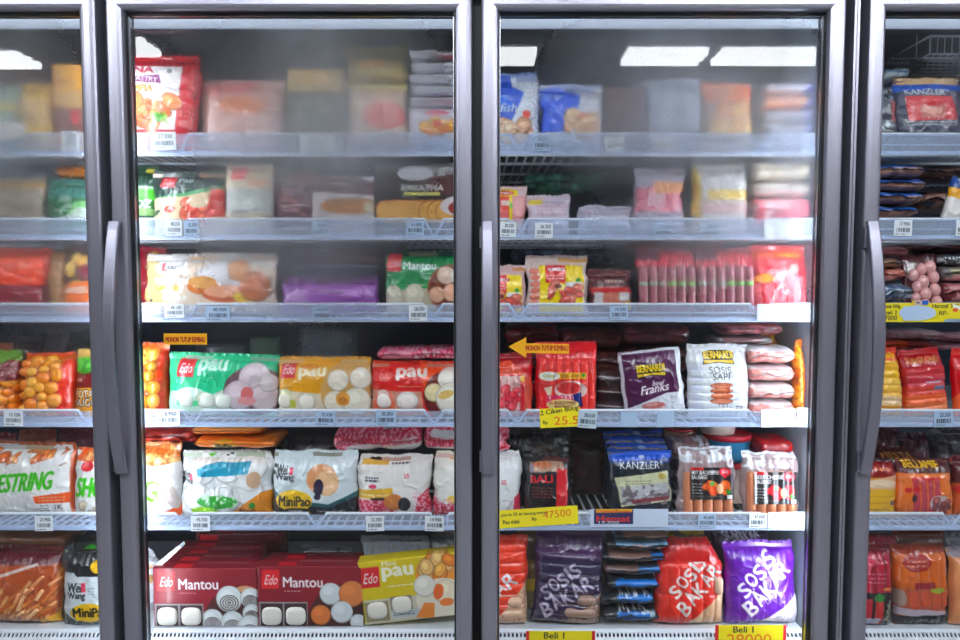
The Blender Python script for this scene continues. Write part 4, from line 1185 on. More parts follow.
bag('bun_pack', 'white and black bun pack with a yellow speech bubble on the fifth shelf', (272.5, 455, 357, None), 5, lambda c: (
    c.poly([(272, 488), (284, 503), (330, 507), (357, 496), (357, 530), (272, 530)], (26, 34, 36)), c.poly([(272, 486), (284, 500), (330, 504), (357, 492), (357, 497), (330, 508), (284, 504), (272, 492)], (40, 90, 96)), c.text('Wei', 278, 476, 9, (28, 32, 38), w=11, bold=.03), c.ell(276, 468, 2, 2, (28, 32, 38)), c.ell(275, 474.5, 2, 2, (28, 32, 38)), c.text('Wang', 277, 483, 8, (28, 32, 38), w=19, bold=.03), c.rect(291, 469, 295, 476, (220, 70, 100)),
    c.ell(323, 480, 15, 14, (214, 150, 104)), c.ell(328, 484, 12, 12, (232, 190, 150)), c.ell(320, 488, 5, 8, (46, 40, 62)), c.ell(319, 497, 3.4, 3, (46, 40, 62)), c.ell(296, 501, 18, 10.5, (232, 188, 30)), c.poly([(308, 508), (312, 514), (300, 511)], (232, 188, 30)), c.text('MiniPao', 281, 506, 9.5, (24, 22, 22), w=31, bold=.03), c.ell(298, 510.5, 13, 3, (24, 22, 22)), c.lines(318, 511, 345, 1, 2, (200, 205, 210), 3, 1.2), c.text('coklat', 290, 511.5, 2.6, (230, 230, 230), w=14)),
    (216, 226, 230), T=.065, res=1.5, wr=1.4)
bag('bun_pack', 'white bun pack with a red dotted foot and a yellow band on the fifth shelf', (358, 459, 431, None), 5, lambda c: (
    c.rect(362, 462, 389, 467, (228, 180, 80)), c.ell(378, 461.5, 9, 1.8, (50, 36, 34)), c.lines(392, 465, 410, 1, 2, (50, 40, 50), 3, 1.4), c.lines(367, 478, 380, 2, 2.8, (40, 48, 70), 4, 1.8), c.ell(374, 487, 4, 2, (220, 70, 110)), c.text('25', 404.5, 479, 3.8, (226, 80, 100), bold=.03), c.poly([(358, 491), (394, 488), (394, 498), (358, 499)], (224, 178, 60)), c.text('kacang merah', 362, 497, 3.2, (250, 240, 214), w=30), c.ell(381, 499, 10, 1.5, (60, 24, 24)), c.poly([(358, 500), (396, 501), (392, 530), (358, 530)], (206, 50, 82)), c.speck((358, 500, 394, 520), (240, 170, 186), 1.5, .56, 4), c.poly([(431, 488), (418, 498), (412, 530), (431, 530)], (200, 40, 70)), c.speck((414, 492, 431, 520), (240, 170, 186), 1.5, .58, 4), c.ell(395, 502, 10, 8, (206, 130, 70)), c.ell(405, 504, 6, 7, (30, 26, 34))),
    (232, 228, 224), T=.07, res=1.5, wr=1.5)
bag('bun_pack', 'white pack with a yellow spot and red dotted corner, right end of fifth shelf', (433.5, 456, 474, None), 5, lambda c: (c.ell(452, 500, 4.5, 4.5, (238, 200, 60)), c.ell(452, 459, 5, 3, (230, 180, 70)), c.poly([(431, 497), (445, 504), (474, 500), (474, 530), (431, 530)], (200, 40, 70)), c.speck((431, 498, 474, 525), (240, 170, 186), 1.5, .58, 4)), (236, 234, 226), T=.07, res=1.3, wr=1.5)
lay('bun_pack', 'red dotted bun bag lying on the white packs under the fourth shelf, larger of two', (334, 429, 423, 454.5), .13, art=lambda c: (c.speck((334, 429, 423, 452), (244, 170, 186), 1.4, .54, 2), c.poly([(334, 451), (423, 445), (423, 462), (334, 462)], (226, 220, 220)), c.poly([(347, 446), (383, 443), (381, 449), (349, 453)], (222, 206, 214)), c.poly([(389, 443), (418, 440), (416, 444), (391, 446)], (240, 226, 230)), c.rect(384, 429, 408, 433, (190, 176, 184)), c.speck((388, 430, 407, 433), (90, 80, 90), 1, .5, 2)), base=(206, 46, 82), Y=.16, wr=1.6, res=1.4, roll=-3)
lay('bun_pack', 'red dotted bun bag cut by the door frame under the fourth shelf, smaller of two', (424, 427, 474, 452.5), .13, art=lambda c: (c.speck((424, 427, 474, 449), (244, 170, 186), 1.4, .54, 6), c.rect(424, 447, 474, 455, (226, 222, 220)), c.poly([(432, 431), (474, 433), (474, 440), (431, 438)], (232, 232, 232))), base=(206, 46, 82), Y=.16, wr=1.5, res=1.4)
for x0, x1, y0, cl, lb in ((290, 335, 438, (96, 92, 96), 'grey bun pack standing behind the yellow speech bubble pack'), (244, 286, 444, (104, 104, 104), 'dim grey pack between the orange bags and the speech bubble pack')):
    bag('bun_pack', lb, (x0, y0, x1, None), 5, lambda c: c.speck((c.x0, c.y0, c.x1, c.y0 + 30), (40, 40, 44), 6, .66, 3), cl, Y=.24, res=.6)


# bottom shelf: dark red bun cartons, buns behind a window
def mantou(c, bun='plain'):
    x, y = c.x0, c.y0
    c.rect(x + 10, y - 1, x + 106, y + 5, (104, 14, 32)); c.lines(x + 38, y + 1.4, x + 92, 1, 3, (225, 195, 200), 3, .9)
    c.rect(x + 2, y, x + 104, y + 80, c.basec)
    edo(c, x + 5.5, y + 4, 17, 19, (214, 30, 38))
    c.text('Mantou', x + 26, y + 21.5, 10, (246, 240, 240), w=39, bold=.02)
    c.lines(x + 27, y + 25, x + 44, 1, 2, (226, 180, 185), 3)
    c.ell(x + 88, y + 62, 40, 44, (74, 28, 24)); c.ell(x + 92, y + 48, 24, 30, (206, 150, 110)); c.ell(x + 90, y + 66, 37, 42, (60, 24, 24))
    if bun == 'spiral':
        for (bx, by, r) in ((76, 31, 13), (97, 30, 10), (59, 52, 11), (79, 55, 12), (98, 45, 9), (96, 60, 13)):
            c.bun(x + bx, y + by, r, (216, 222, 222))
            for k in range(4):
                rr = r * (.72 - .19 * k)
                c.ell(x + bx, y + by + r * .3, rr, rr * .82, (70, 44, 46)); c.ell(x + bx, y + by + r * .3, rr - 1, rr * .82 - 1, (216, 222, 222))
    else:
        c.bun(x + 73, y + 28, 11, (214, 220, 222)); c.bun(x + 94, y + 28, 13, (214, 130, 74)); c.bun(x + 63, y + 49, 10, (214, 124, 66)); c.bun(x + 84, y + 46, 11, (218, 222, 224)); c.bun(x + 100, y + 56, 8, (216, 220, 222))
    c.rect(x + 2, y + 36, x + 50, y + 66, (150, 150, 150)); c.rect(x + 3.5, y + 37.5, x + 25, y + 64, (60, 34, 38)); c.rect(x + 27, y + 37.5, x + 49, y + 64, (60, 34, 38))
    c.rect(x, y + 64, x + 108, y + 80, [k * .8 for k in c.basec])


def mantou_box(label, x0, ytop, x1, Y, T, spiral, front=True, base=(132, 16, 38), group='dark red bun cartons'):
    def art(c):
        c.basec = base
        if front: mantou(c, 'spiral' if spiral else 'plain')
        else:
            edo(c, c.x0 + 5.5, c.y0 + 3, 17, 19, (214, 30, 38)); c.lines(c.x0 + 38, c.y0 + 1.5, c.x0 + 92, 1, 3, (225, 195, 200), 5, .9)
    o = carton('bun_carton', label, (x0, ytop, x1, None), 6, art, base, T=T, Y=Y, res=1.6 if front else .9, group=group,
               top=lambda t: (t.rect(x0 + 20, 6, x0 + 38, 14, (200, 26, 38)), t.lines(x0 + 40, 4, x1 - 10, 1, 3, (206, 170, 178), int(x0 + Y * 100), 1.0)))
    if front:
        # two buns in the tray window
        for k, (bx, cl) in enumerate(((14, (232, 226, 216)), (38, (236, 230, 220)))):
            lx, lz = local(o, x0 + bx, ytop + 50)
            blob('bun', o, lx, -T / 2 - .0005, max(lz, .026), .0245, .006, .0225, cl, power=3.2)
    return o


mantou_box('dark red bun carton with swirled buns in front, bottom shelf left', 153, 568, 257, .138, .042, True)
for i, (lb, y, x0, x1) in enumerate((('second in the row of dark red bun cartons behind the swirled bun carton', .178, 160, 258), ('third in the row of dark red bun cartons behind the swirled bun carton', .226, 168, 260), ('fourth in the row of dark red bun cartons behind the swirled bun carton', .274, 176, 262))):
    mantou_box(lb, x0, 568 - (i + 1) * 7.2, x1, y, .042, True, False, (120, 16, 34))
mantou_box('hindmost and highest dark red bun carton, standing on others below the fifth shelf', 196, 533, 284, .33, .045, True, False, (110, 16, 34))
mantou_box('dark red bun carton with plain and orange buns in front, bottom shelf middle', 257.5, 566, 363, .138, .042, False)
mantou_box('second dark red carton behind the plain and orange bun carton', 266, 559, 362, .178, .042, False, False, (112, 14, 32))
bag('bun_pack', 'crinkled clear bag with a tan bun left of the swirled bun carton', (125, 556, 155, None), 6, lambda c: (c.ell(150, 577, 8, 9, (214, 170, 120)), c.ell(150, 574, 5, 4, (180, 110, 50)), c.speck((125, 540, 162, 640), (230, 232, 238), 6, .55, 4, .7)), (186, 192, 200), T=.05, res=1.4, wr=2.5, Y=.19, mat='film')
plate('wrap_flap', 'loose crumpled flap of clear wrap at the left end of the bottom shelf', (146, 540, 186, 575), .18, lambda c: c.speck((140, 530, 190, 600), (150, 158, 166), 4, .5, 2), (226, 230, 236), 'wrap', mask=lambda c: c.poly([(146, 572), (160, 560), (184, 541), (186, 544), (166, 562), (152, 575)], (255, 255, 255)), mat='film', res=2)


def pau_yellow(c):
    x, y = c.x0, c.y0
    edo(c, x + 2, y + 6, 19, 20)
    c.text('pau', x + 24, y + 21, 13, (248, 244, 222), w=30, bold=.05); c.text('Mini', x + 24, y + 6.5, 5, (248, 244, 222), w=14); c.lines(x + 28, y + 26, x + 54, 1, 2, (245, 240, 210), 3, 1.1)
    c.rect(x + 2, y + 38, x + 60, y + 62, (206, 200, 180)); c.rect(x + 2, y + 40, x + 26, y + 60, (150, 140, 110)); c.rect(x + 28, y + 37, x + 50, y + 58, (150, 140, 120))
    c.rect(x + 28, y + 51, x + 56, y + 58, (190, 196, 200)); c.lines(x + 30, y + 53, x + 52, 2, 2.4, (60, 64, 70), 3)
    c.ell(x + 80, y + 20, 24, 22, (232, 150, 50)); c.pieces((x + 66, y + 4, x + 92, y + 30), 10, 9, [(236, 170, 80), (226, 130, 40), (240, 190, 120)], 7); c.ell(x + 80, y + 44, 26, 20, (236, 226, 206))
    c.bun(x + 64, y + 30, 11, (236, 230, 220)); c.bun(x + 84, y + 38, 12, (240, 226, 200)); c.ell(x + 77, y + 37, 5, 8, (232, 110, 40), .3); c.ell(x + 84, y + 48, 7, 4, (232, 130, 60)); c.poly([(x + 52, y + 60), (x + 62, y + 46), (x + 72, y + 48), (x + 70, y + 62)], (232, 140, 60))
    c.rect(x, y + 62, x + 110, y + 70, (206, 186, 30))


o = carton('bun_carton', 'tilted yellow bun carton with orange filled buns on the bottom shelf', (364.5, 563, 462, 626), 6, pau_yellow, (212, 190, 24), T=.045, Y=.138, roll=-6.5, res=1.6)
for bx in (14, 39):
    lx, lz = local(o, 364.5 + bx, 563 + (49 if bx < 20 else 46))
    blob('bun', o, lx, -.0225, max(lz, .024), .024, .006, .021, (228, 222, 210), power=3)
lay('bun_pack', 'white bun bag lying under the tilted yellow carton', (372, 617, 470, None), .03, shelf=6, base=(216, 216, 214), Y=.186, wr=.8)
bag('bun_pack', 'greyish bun bag with small dark marks behind the yellow carton', (360, 541, 428, None), 6, lambda c: (c.lines(385, 543, 420, 1, 3, (40, 42, 46), 3, 1.6), c.ell(383, 561, 3, 4, (46, 48, 54)), c.lines(398, 556, 425, 1, 3, (40, 42, 46), 5, 1.4)), (150, 154, 160), T=.06, Y=.22, res=.9, wr=1.6)
bag('bun_pack', 'dark bag with pale specks behind the right end of the yellow carton', (430, 536, 476, None), 6, lambda c: c.speck((430, 536, 476, 570), (130, 134, 138), 4, .6, 4), (72, 74, 76), T=.06, Y=.23, res=.8, wr=1.6)
bag('bun_pack', 'dull grey bag low behind the plain bun carton, bottom shelf', (302, 551, 354, None), 6, lambda c: c.poly([(330, 560), (336, 553), (342, 553), (336, 562)], (40, 42, 46)), (120, 124, 130), T=.06, Y=.26, res=.7, wr=1.6)

# ============ third door (C), top shelf
def blue_shrimp(c):
    x, y = c.x0, c.y0
    c.poly([(x, y), (x + 21, y), (x + 22, y + 14), (x + 34, y + 20), (x + 28, y + 36), (x + 20, y + 52), (x, y + 56)], (24, 84, 200))
    c.poly([(x, y + 26), (x + 14, y + 24), (x + 24, y + 34), (x + 18, y + 40), (x, y + 36)], (30, 110, 226)); c.text('fish', x + 10, y + 40, 8, (226, 236, 250), w=16, shear=.2); c.rect(x, y + 24, x + 18, y + 25.2, (180, 205, 245))
    c.pieces((x + 8, y + 46, x + 40, y + 66), 18, 8, [(236, 180, 140), (226, 150, 110), (240, 200, 170)], 5, 2.2); c.ell(x + 36, y + 43, 4, 4, (226, 80, 60))


bag('seafood_pack', 'clear blue and white pack with a food picture, left end of top shelf', (490, 74, 538, None), 1, blue_shrimp, (228, 232, 242), T=.05, res=1.4, wr=1.4, seal=(7, 0))
bag('seafood_pack', 'fogged blue and white pack, second from the left on the top shelf, third door', (541, 86, 603, None), 1, lambda c: (c.poly([(541, 90), (570, 84), (580, 100), (572, 135), (541, 135)], (28, 90, 214)), c.text('Fiesta', 541, 101, 7, (190, 206, 240), w=20), c.ell(582, 122, 7, 6, (220, 110, 80)), c.pieces((560, 118, 596, 138), 10, 8, [(222, 176, 140), (232, 196, 160)], 3)), (216, 216, 226), T=.05, res=.9, wr=1.4, seal=(6, 0))
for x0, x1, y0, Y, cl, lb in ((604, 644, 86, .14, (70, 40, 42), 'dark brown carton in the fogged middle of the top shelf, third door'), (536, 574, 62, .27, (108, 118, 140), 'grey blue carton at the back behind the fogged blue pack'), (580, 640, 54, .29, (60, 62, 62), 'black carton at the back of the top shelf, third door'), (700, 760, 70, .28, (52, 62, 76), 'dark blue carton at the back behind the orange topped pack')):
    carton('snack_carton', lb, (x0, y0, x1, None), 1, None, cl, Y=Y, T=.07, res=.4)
bag('frozen_snack_pack', 'grey white fogged pack with bumpy edges on the top shelf, third door', (646, 80, 701, None), 1, lambda c: c.speck((646, 80, 701, 140), (190, 200, 214), 9, .5, 5, .6), (138, 150, 166), T=.06, res=.6, wr=2)
bag('chicken_pack', 'pack with an orange top and golden food on the top shelf, third door', (704, 84, 752, None), 1, lambda c: (c.rect(704, 84, 752, 104, (232, 120, 50)), c.ell(726, 92, 10, 4, (245, 190, 120)), c.pieces((708, 106, 748, 136), 18, 8, [(206, 150, 60), (190, 120, 50), (222, 170, 90)], 3)), (140, 96, 50), T=.06, res=.7)
for i in range(5):
    y1 = 149 - i * 13.5
    lay('sausage_pack', ['lowest', 'second lowest', 'middle', 'second highest', 'topmost'][i] + ' pale sausage pack of the bright stack, right end of the top shelf', (765 - (i % 2) * 2, y1 - 13.2, 814, y1), .16,
        shelf=None, art=[lambda c: c.rect(800, c.y0, 816, c.y1, (60, 80, 170)), lambda c: (c.rect(806, c.y0, 816, c.y1, (40, 60, 150))), lambda c: c.rect(804, c.y0, 816, c.y1, (50, 70, 160)), lambda c: (c.rect(765, c.y0 + 2, 806, c.y1, (240, 160, 110)), c.rect(806, c.y0, 816, c.y1, (40, 60, 150))), lambda c: (c.text('wow', 772, c.y1 - 4, 6, (150, 150, 190), w=24), c.rect(804, c.y0, 816, c.y1, (30, 50, 140)))][i],
        base=(226, 222, 228), Y=.13, wr=1.2, group='bright sausage stack on the top shelf', res=.9, fin=(230, 232, 240))

# second shelf
def kimbo(c):
    x, y, W = c.x0, c.y0, c.x1 - c.x0
    c.rect(x + W * .2, y + 9, x + W * .92, y + 60, (244, 214, 20)); c.rect(x + W * .3, y + 9, x + W * .62, y + 27, (226, 60, 60)); c.ell(x + W * .48, y + 13.5, 10, 3, (200, 30, 40)); c.text('KIMBO', x + W * .48 - 8, y + 15, 3.4, (250, 250, 250), w=16, bold=.04)
    c.lines(x + W * .32, y + 19, x + W * .6, 2, 3, (250, 230, 220), 3, 1.2); c.rect(x + W * .62, y + 26, x + W * .9, y + 40, (240, 240, 236)); c.ell(x + W * .82, y + 24, 2.2, 2, (40, 150, 60)); c.pieces((x + 14, y + 30, x + W - 6, y + 44), 10, 7, [(206, 90, 80), (226, 130, 110)], 3, 2.5); c.ell(x + W * .5, y + 30, 4, 2, (110, 50, 40))
    for k in range(6): c.ell(x + W * .13, y + 15 + k * 6.5, 5, 3.2, (226, 130, 110))


bag('sausage_pack', 'yellow and red sausage pack at the left end of the second shelf, third door', (478, 186, 526, None), 2, lambda c: (c.rect(500, 190, 517, 230, (240, 214, 30)), c.ell(504, 195, 10, 2.6, (214, 40, 50)), c.text('KIMBO', 496, 196.5, 3, (250, 250, 250), w=16), c.rect(490, 199, 509, 222, (228, 70, 60)), c.rect(501, 203, 509, 208, (250, 220, 210)), c.ell(512, 208, 3, 3, (120, 190, 90)), c.rect(512, 198, 526, 225, (232, 160, 160)), c.rect(500, 213, 508, 220, (240, 120, 120))), (226, 196, 200), T=.05, res=1.5, seal=(3, 0))
bag('sausage_pack', 'white fogged pack with a yellow corner on the second shelf, third door', (527, 197, 571, None), 2, lambda c: (c.rect(530, 200, 542, 207, (240, 214, 70)), c.lines(536, 208, 566, 3, 4, (206, 160, 170), 3, 1.6)), (222, 206, 220), T=.05, res=.8)
bag('sausage_pack', 'pale low pack in the fogged middle of the second shelf, third door', (578, 208, 632, None), 2, lambda c: (c.lines(584, 214, 628, 1, 3, (214, 150, 160), 5, 2)), (200, 196, 212), T=.05, res=.6)
lay('frozen_vegetable_pack', 'green bag lying at the back of the second shelf, third door', (524, 172, 602, 194), .12, art=lambda c: c.speck((524, 172, 602, 194), (90, 160, 130), 6, .58, 3), base=(22, 92, 66), Y=.22, wr=1.6)
bag('sausage_pack', 'fogged pink pack with an orange middle on the second shelf, third door', (634, 170, 684, None), 2, lambda c: (c.rect(634, 170, 684, 182, (196, 190, 200)), c.rect(652, 184, 684, 198, (240, 160, 110)), c.rect(636, 190, 684, 214, (232, 130, 150)), c.rect(652, 184, 682, 196, (240, 166, 110)), c.speck((636, 195, 684, 214), (240, 190, 200), 6, .55, 3)), (190, 180, 196), T=.06, res=.8, wr=1.4)
bag('sausage_pack', 'fogged white pack with yellow edges on the second shelf, third door', (694, 165, 749, None), 2, lambda c: (c.rect(694, 165, 700, 225, (232, 196, 80)), c.rect(706, 192, 749, 202, (240, 206, 110)), c.rect(700, 204, 749, 216, (226, 190, 190))), (226, 222, 220), T=.06, res=.7, wr=1.2)
for i, (y0, y1, cl) in enumerate(((197, 226, (240, 120, 136)), (182, 196.5, (240, 226, 222)), (160, 181.5, (246, 226, 190)))):
    lay('sausage_pack', ['pink', 'white', 'cream yellow'][i] + ' sausage pack, ' + ['lowest', 'middle', 'topmost'][i] + ' of the glowing stack on the second shelf', (755, y0, 810, y1), .14, art=lambda c: (c.speck((755, c.y0, 812, c.y1), (248, 200, 205) if i == 0 else (250, 240, 225), 8, .5, 4), c.rect(806, c.y0, 812, c.y1, (60, 60, 90))), base=cl, Y=.13, wr=1.4, group='glowing sausage stack on the second shelf', res=.9)

# third shelf
bag('sausage_pack', 'yellow sausage pack cut by the frame, left end of third shelf, third door', (476, 268, 525, None), 3, kimbo, (226, 190, 190), T=.05, res=1.5, seal=(5, 0))
bag('sausage_pack', 'yellow sausage pack standing whole on the third shelf, third door', (527, 258, 588, None), 3, lambda c: (kimbo(c)), (228, 206, 200), T=.05, res=1.6, seal=(6, 0), wr=1.3)
bag('sausage_pack', 'dark maroon sausage pack with a red band on the third shelf, third door', (589, 272, 632, None), 3, lambda c: (c.lines(604, 282, 622, 1, 3, (200, 170, 160), 3, 3), c.rect(592, 289, 630, 296, (190, 40, 40)), c.ell(612, 300, 14, 6, (196, 120, 100)), c.rect(594, 294, 602, 306, (220, 214, 214)), c.rect(618, 294, 628, 303, (220, 214, 214)), c.poly([(620, 306), (630, 301), (632, 310), (620, 310)], (236, 180, 50))), (82, 26, 34), T=.05, res=1)
for i, (x, lb) in enumerate(((512, 'pack with round grey lids at the back of the third shelf, leftmost of two'), (566, 'dark grey pack at the back of the third shelf behind the whole yellow pack'))):
    lay('frozen_snack_pack', lb, (x, 249, x + 60, 262), .12, art=lambda c: c.speck((c.x0, c.y0, c.x1, c.y1), (110, 130, 150), 6, .55, 3), base=(54, 66, 82), Y=.24, wr=1.5)
for i, (x0, n) in enumerate(((638, 6), (696, 6))):
    x1 = x0 + 57
    o = bag('sausage_pack', ['clear pack of upright dark pink sausages on the third shelf, left of two', 'clear pack of upright dark pink sausages on the third shelf, right of two'][i], (x0, 250, x1, None), 3,
            lambda c: (c.rect(x0, 250, x1, 276, (96, 40, 52)), c.rect(x0, 262, x1, 268, (190, 34, 52)), c.rect(x0 + 22, 252, x1, 268, (180, 30, 50))), (126, 66, 74), T=.04, res=.9, seal=(5, 0), sealcol=(150, 60, 66), group='upright sausage packs')
    wx = (at(x1, 280, .16).x - at(x0, 280, .16).x)
    for k in range(n):
        xx = -wx / 2 + wx * (k + .5) / n
        z0, z1 = .018, .118
        a = capsule('sausage', o, (xx, -.018, z0), (xx, -.018, z1), wx / n * .47, (168, 92, 104))
        q = capsule('sausage_band', a, (xx, -.0185, .062), (xx, -.0185, .086), wx / n * .475, (118, 196, 84) if k > 2 else (150, 170, 150))
bag('sausage_pack', 'bright red sausage pack with an orange lettered banner, right end of third shelf', (752, 240, 813, None), 3, lambda c: (
    c.poly([(752, 246), (806, 244), (806, 254), (752, 252)], (238, 96, 24)), c.text('SOSISKU', 781, 252, 4.5, (250, 214, 60), w=24, bold=.04), c.rect(762, 255, 800, 257, (120, 20, 30)),
    c.ell(764, 276, 12, 5, (242, 150, 40)), [c.poly([(752 + k * 12, 285), (760 + k * 12, 280), (764 + k * 12, 320), (754 + k * 12, 320)], (236, 110, 120)) for k in range(5)], c.poly([(766, 270), (772, 265), (806, 276), (804, 284), (790, 284)], (240, 150, 156)), c.rect(796, 276, 803, 310, (244, 170, 172)), c.ell(796, 265, 6, 5, (240, 130, 90)), c.poly([(786, 270), (797, 260), (802, 266), (796, 276)], (244, 190, 190)), [c.rect(760 + k * 13, 256, 761 + k * 13, 305, (244, 160, 160)) for k in range(4)]), (204, 26, 48), T=.05, res=1.4, wr=1.1)
lay('sausage_pack', 'brown orange pack lying over the upright sausages, third door', (632, 239, 722, 249), .10, base=(134, 62, 30), Y=.165, wr=1.2, art=lambda c: c.rect(632, 239, 690, 249, (150, 70, 26)))

# fourth shelf
def red_sausage(c):
    x, y = c.x0, c.y0
    c.rect(x, y, x + 80, y + 90, (206, 24, 36))
    for k in range(7):
        xx = x + 4 + k * 8
        c.rect(xx, y + 15, xx + 7.4, y + 90, (232, 64, 56)); c.rect(xx + 7.2, y + 13, xx + 8, y + 90, (160, 20, 26))
    c.rect(x + 4, y + 29, x + 49, y + 35, (238, 190, 40)); c.ell(x + 13, y + 32.5, 10, 4.5, (240, 236, 226)); c.text('Okey', x + 7, y + 34.5, 4, (160, 170, 60), w=12); c.text('SOSIS AYAM', x + 24, y + 34, 3.4, (150, 60, 20), w=18); c.rect(x + 45, y + 30, x + 48, y + 33, (30, 140, 60))
    c.ell(x + 34, y + 46, 16, 9, (240, 206, 200)); c.ell(x + 32, y + 44, 12, 6, (216, 60, 60)); c.poly([(x + 4, y + 38), (x + 12, y + 40), (x + 14, y + 66), (x + 2, y + 66)], (226, 40, 44)); c.poly([(x + 8, y + 44), (x + 16, y + 42), (x + 14, y + 56)], (245, 220, 190))
    c.poly([(x + 36, y + 50), (x + 44, y + 48), (x + 46, y + 62), (x + 38, y + 62)], (30, 44, 120)); c.text('SPESIAL', x + 10, y + 57, 6, (214, 60, 120), w=28, bold=.04); c.ell(x + 26, y + 60, 16, 5.2, (246, 226, 150)); c.text('SAUSAGE DOMBAK', x + 12, y + 59.6, 3, (130, 40, 50), w=27); c.text('INSTANT', x + 19, y + 63.6, 3, (130, 40, 50), w=15)


bag('sausage_pack', 'red sausage pack with a flower print, left end of fourth shelf, third door', (478, 356, 533, None), 4, lambda c: (
    c.rect(478, 356, 533, 366, (150, 18, 34)), c.poly([(478, 366), (510, 362), (526, 376), (478, 378)], (226, 80, 50)), c.rect(490, 378, 520, 430, (240, 190, 186)), [c.rect(500 + k * 6.5, 380, 500.8 + k * 6.5, 430, (206, 110, 110)) for k in range(5)], c.text('TOMAT', 497, 382, 4.5, (250, 230, 220), w=20), c.ell(523, 380, 3.4, 3.4, (240, 190, 80)), c.pieces((500, 390, 518, 408), 12, 5, [(226, 50, 70), (240, 90, 100)], 3), c.rect(524, 378, 531, 430, (232, 100, 80))), (206, 30, 44), T=.05, res=1.5, lump=vs(7, .003, .3), seal=(4, 0))
bag('sausage_pack', 'bright red sausage pack with a cream oval behind the yellow handwritten sign', (536, 345, 597, None), 4, red_sausage, (206, 24, 36), T=.045, res=1.7, lump=vs(7, .008, .2), seal=(6, 0), sealcol=(214, 20, 36))


def bernardi_logo(c, x, y, w, h):
    c.poly([(x, y + h * .15), (x + w * .25, y), (x + w * .75, y), (x + w, y + h * .15), (x + w * .96, y + h * .6), (x + w, y + h * .9), (x + w * .5, y + h * .78), (x, y + h * .9), (x + w * .04, y + h * .6)], (40, 34, 20))
    c.text('BERNARDI', x + w * .05, y + h * .52, h * .46, (240, 206, 30), w=w * .9, bold=.03)
    c.poly([(x + w * .05, y + h * .62), (x + w * .95, y + h * .62), (x + w * .95, y + h * .84), (x + w * .5, y + h * .72), (x + w * .05, y + h * .84)], (226, 190, 30))


def franks(c):
    x, y = c.x0, c.y0
    c.rect(x + 3, y + 3, x + 55, y + 44, (74, 24, 66)); c.poly([(x + 3, y + 44), (x + 3, y + 56), (x + 55, y + 40), (x + 55, y + 30)], (74, 24, 66))
    [c.poly([(x + 8 + k * 4, y + 3), (x + 9 + k * 4, y + 3), (x + 3 + k * 4 - 12, y + 30), (x + 2 + k * 4 - 12, y + 30)], (100, 50, 96)) for k in range(4, 12)]
    bernardi_logo(c, x + 14, y + 14, 30, 15); c.text('beef', x + 29, y + 36, 5, (245, 236, 240), w=11, shear=.25); c.text('Franks', x + 17, y + 44, 8, (245, 236, 240), w=27, shear=.3, rot=-.1)
    c.ell(x + 28, y + 57, 12, 4, (214, 190, 192)); c.ell(x + 28, y + 55, 11.5, 3.4, (196, 116, 110)); c.ell(x + 26, y + 54, 7, 1.4, (222, 160, 150)); c.lines(x + 46, y + 48, x + 52, 3, 2.4, (130, 130, 140), 3)


bag('sausage_pack', 'tilted purple and white sausage pack on the fourth shelf, third door', (626, 353, 687, None), 4, franks, (222, 224, 232), T=.04, res=1.8, roll=-6, seal=(3, 0), wr=.9)


def sosis_sapi(c):
    x, y = c.x0, c.y0
    bernardi_logo(c, x + 14, y + 5, 32, 16)
    c.text('SOSIS', x + 20, y + 28, 6.5, (44, 40, 40), w=22, bold=.01); c.text('SAPI', x + 23, y + 34.5, 6.5, (44, 40, 40), w=17, bold=.01)
    for k in range(4):
        c.ell(x + 32, y + 40 + k * 5, 11.5, 3, (130, 56, 30)); c.ell(x + 32, y + 39.6 + k * 5, 11, 2.4, (198, 100, 62)); c.ell(x + 30, y + 39 + k * 5, 7, .9, (226, 150, 110))
    [c.rect(x + 29 + k * 4, y + 57, x + 29.6 + k * 4, y + 61, (70, 60, 60)) for k in range(3)]
    c.lines(x + 8, y + 62, x + 18, 1, 2, (60, 60, 70), 4, 1.2); c.lines(x + 46, y + 60, x + 54, 2, 2, (90, 90, 100), 5, 1)
    for k in range(5): c.ell(x + 8, y + 24 + k * 9, 6, 3.6, (206, 214, 236), al=.6)


bag('sausage_pack', 'upright white sausage pack with four printed sausages on the fourth shelf', (688, 347, 749, None), 4, sosis_sapi, (238, 240, 246), T=.045, res=1.8, lump=hs(6, .004, .35, .98), seal=(4, 0))
for i in range(4):
    y1 = 418.4 - i * 17.6
    o = lay('sausage_pack', ['lowest', 'second lowest', 'second highest', 'topmost'][i] + ' white pouch of pink sausages in the stack beside the white sausage pack', (749.5, y1 - 17, 794, y1), .14, shelf=None,
            art=lambda c: (c.rect(749, c.y0 + 4, 800, c.y1 - 1, (214, 134, 126)), c.speck((752, c.y0 + 3, 796, c.y1 - 3), (236, 186, 178), 5, .5, i, .8), c.rect(749, c.y0, 800, c.y0 + 4.5, (242, 240, 244)), c.rect(749, c.y1 - 1.5, 800, c.y1, (230, 220, 226))), base=(232, 214, 214), Y=.13, wr=1.3, group='stack of white sausage pouches', res=1.3, fin=(244, 244, 248))
lay('sausage_pack', 'white pouch lying high across the tops of the stacked sausage pouches', (716, 337, 772, 346), .12, base=(226, 222, 226), Y=.20, wr=.8, art=lambda c: c.rect(722, 339, 760, 344, (196, 150, 150)))
bag('potato_nugget_pack', 'bright orange nugget bag at the right end of the fourth shelf, third door', (762, 331, 790, None), 4, lambda c: (c.nuggets(scatter((762, 344, 790, 424), 40, 6, 4), ORANGE, 3), c.rect(762, 328, 814, 344, (214, 130, 40)), c.speck((762, 330, 812, 344), (240, 180, 60), 5, .5, 3)), (226, 120, 26), T=.05, Y=.275, res=1.2, wr=1.4)
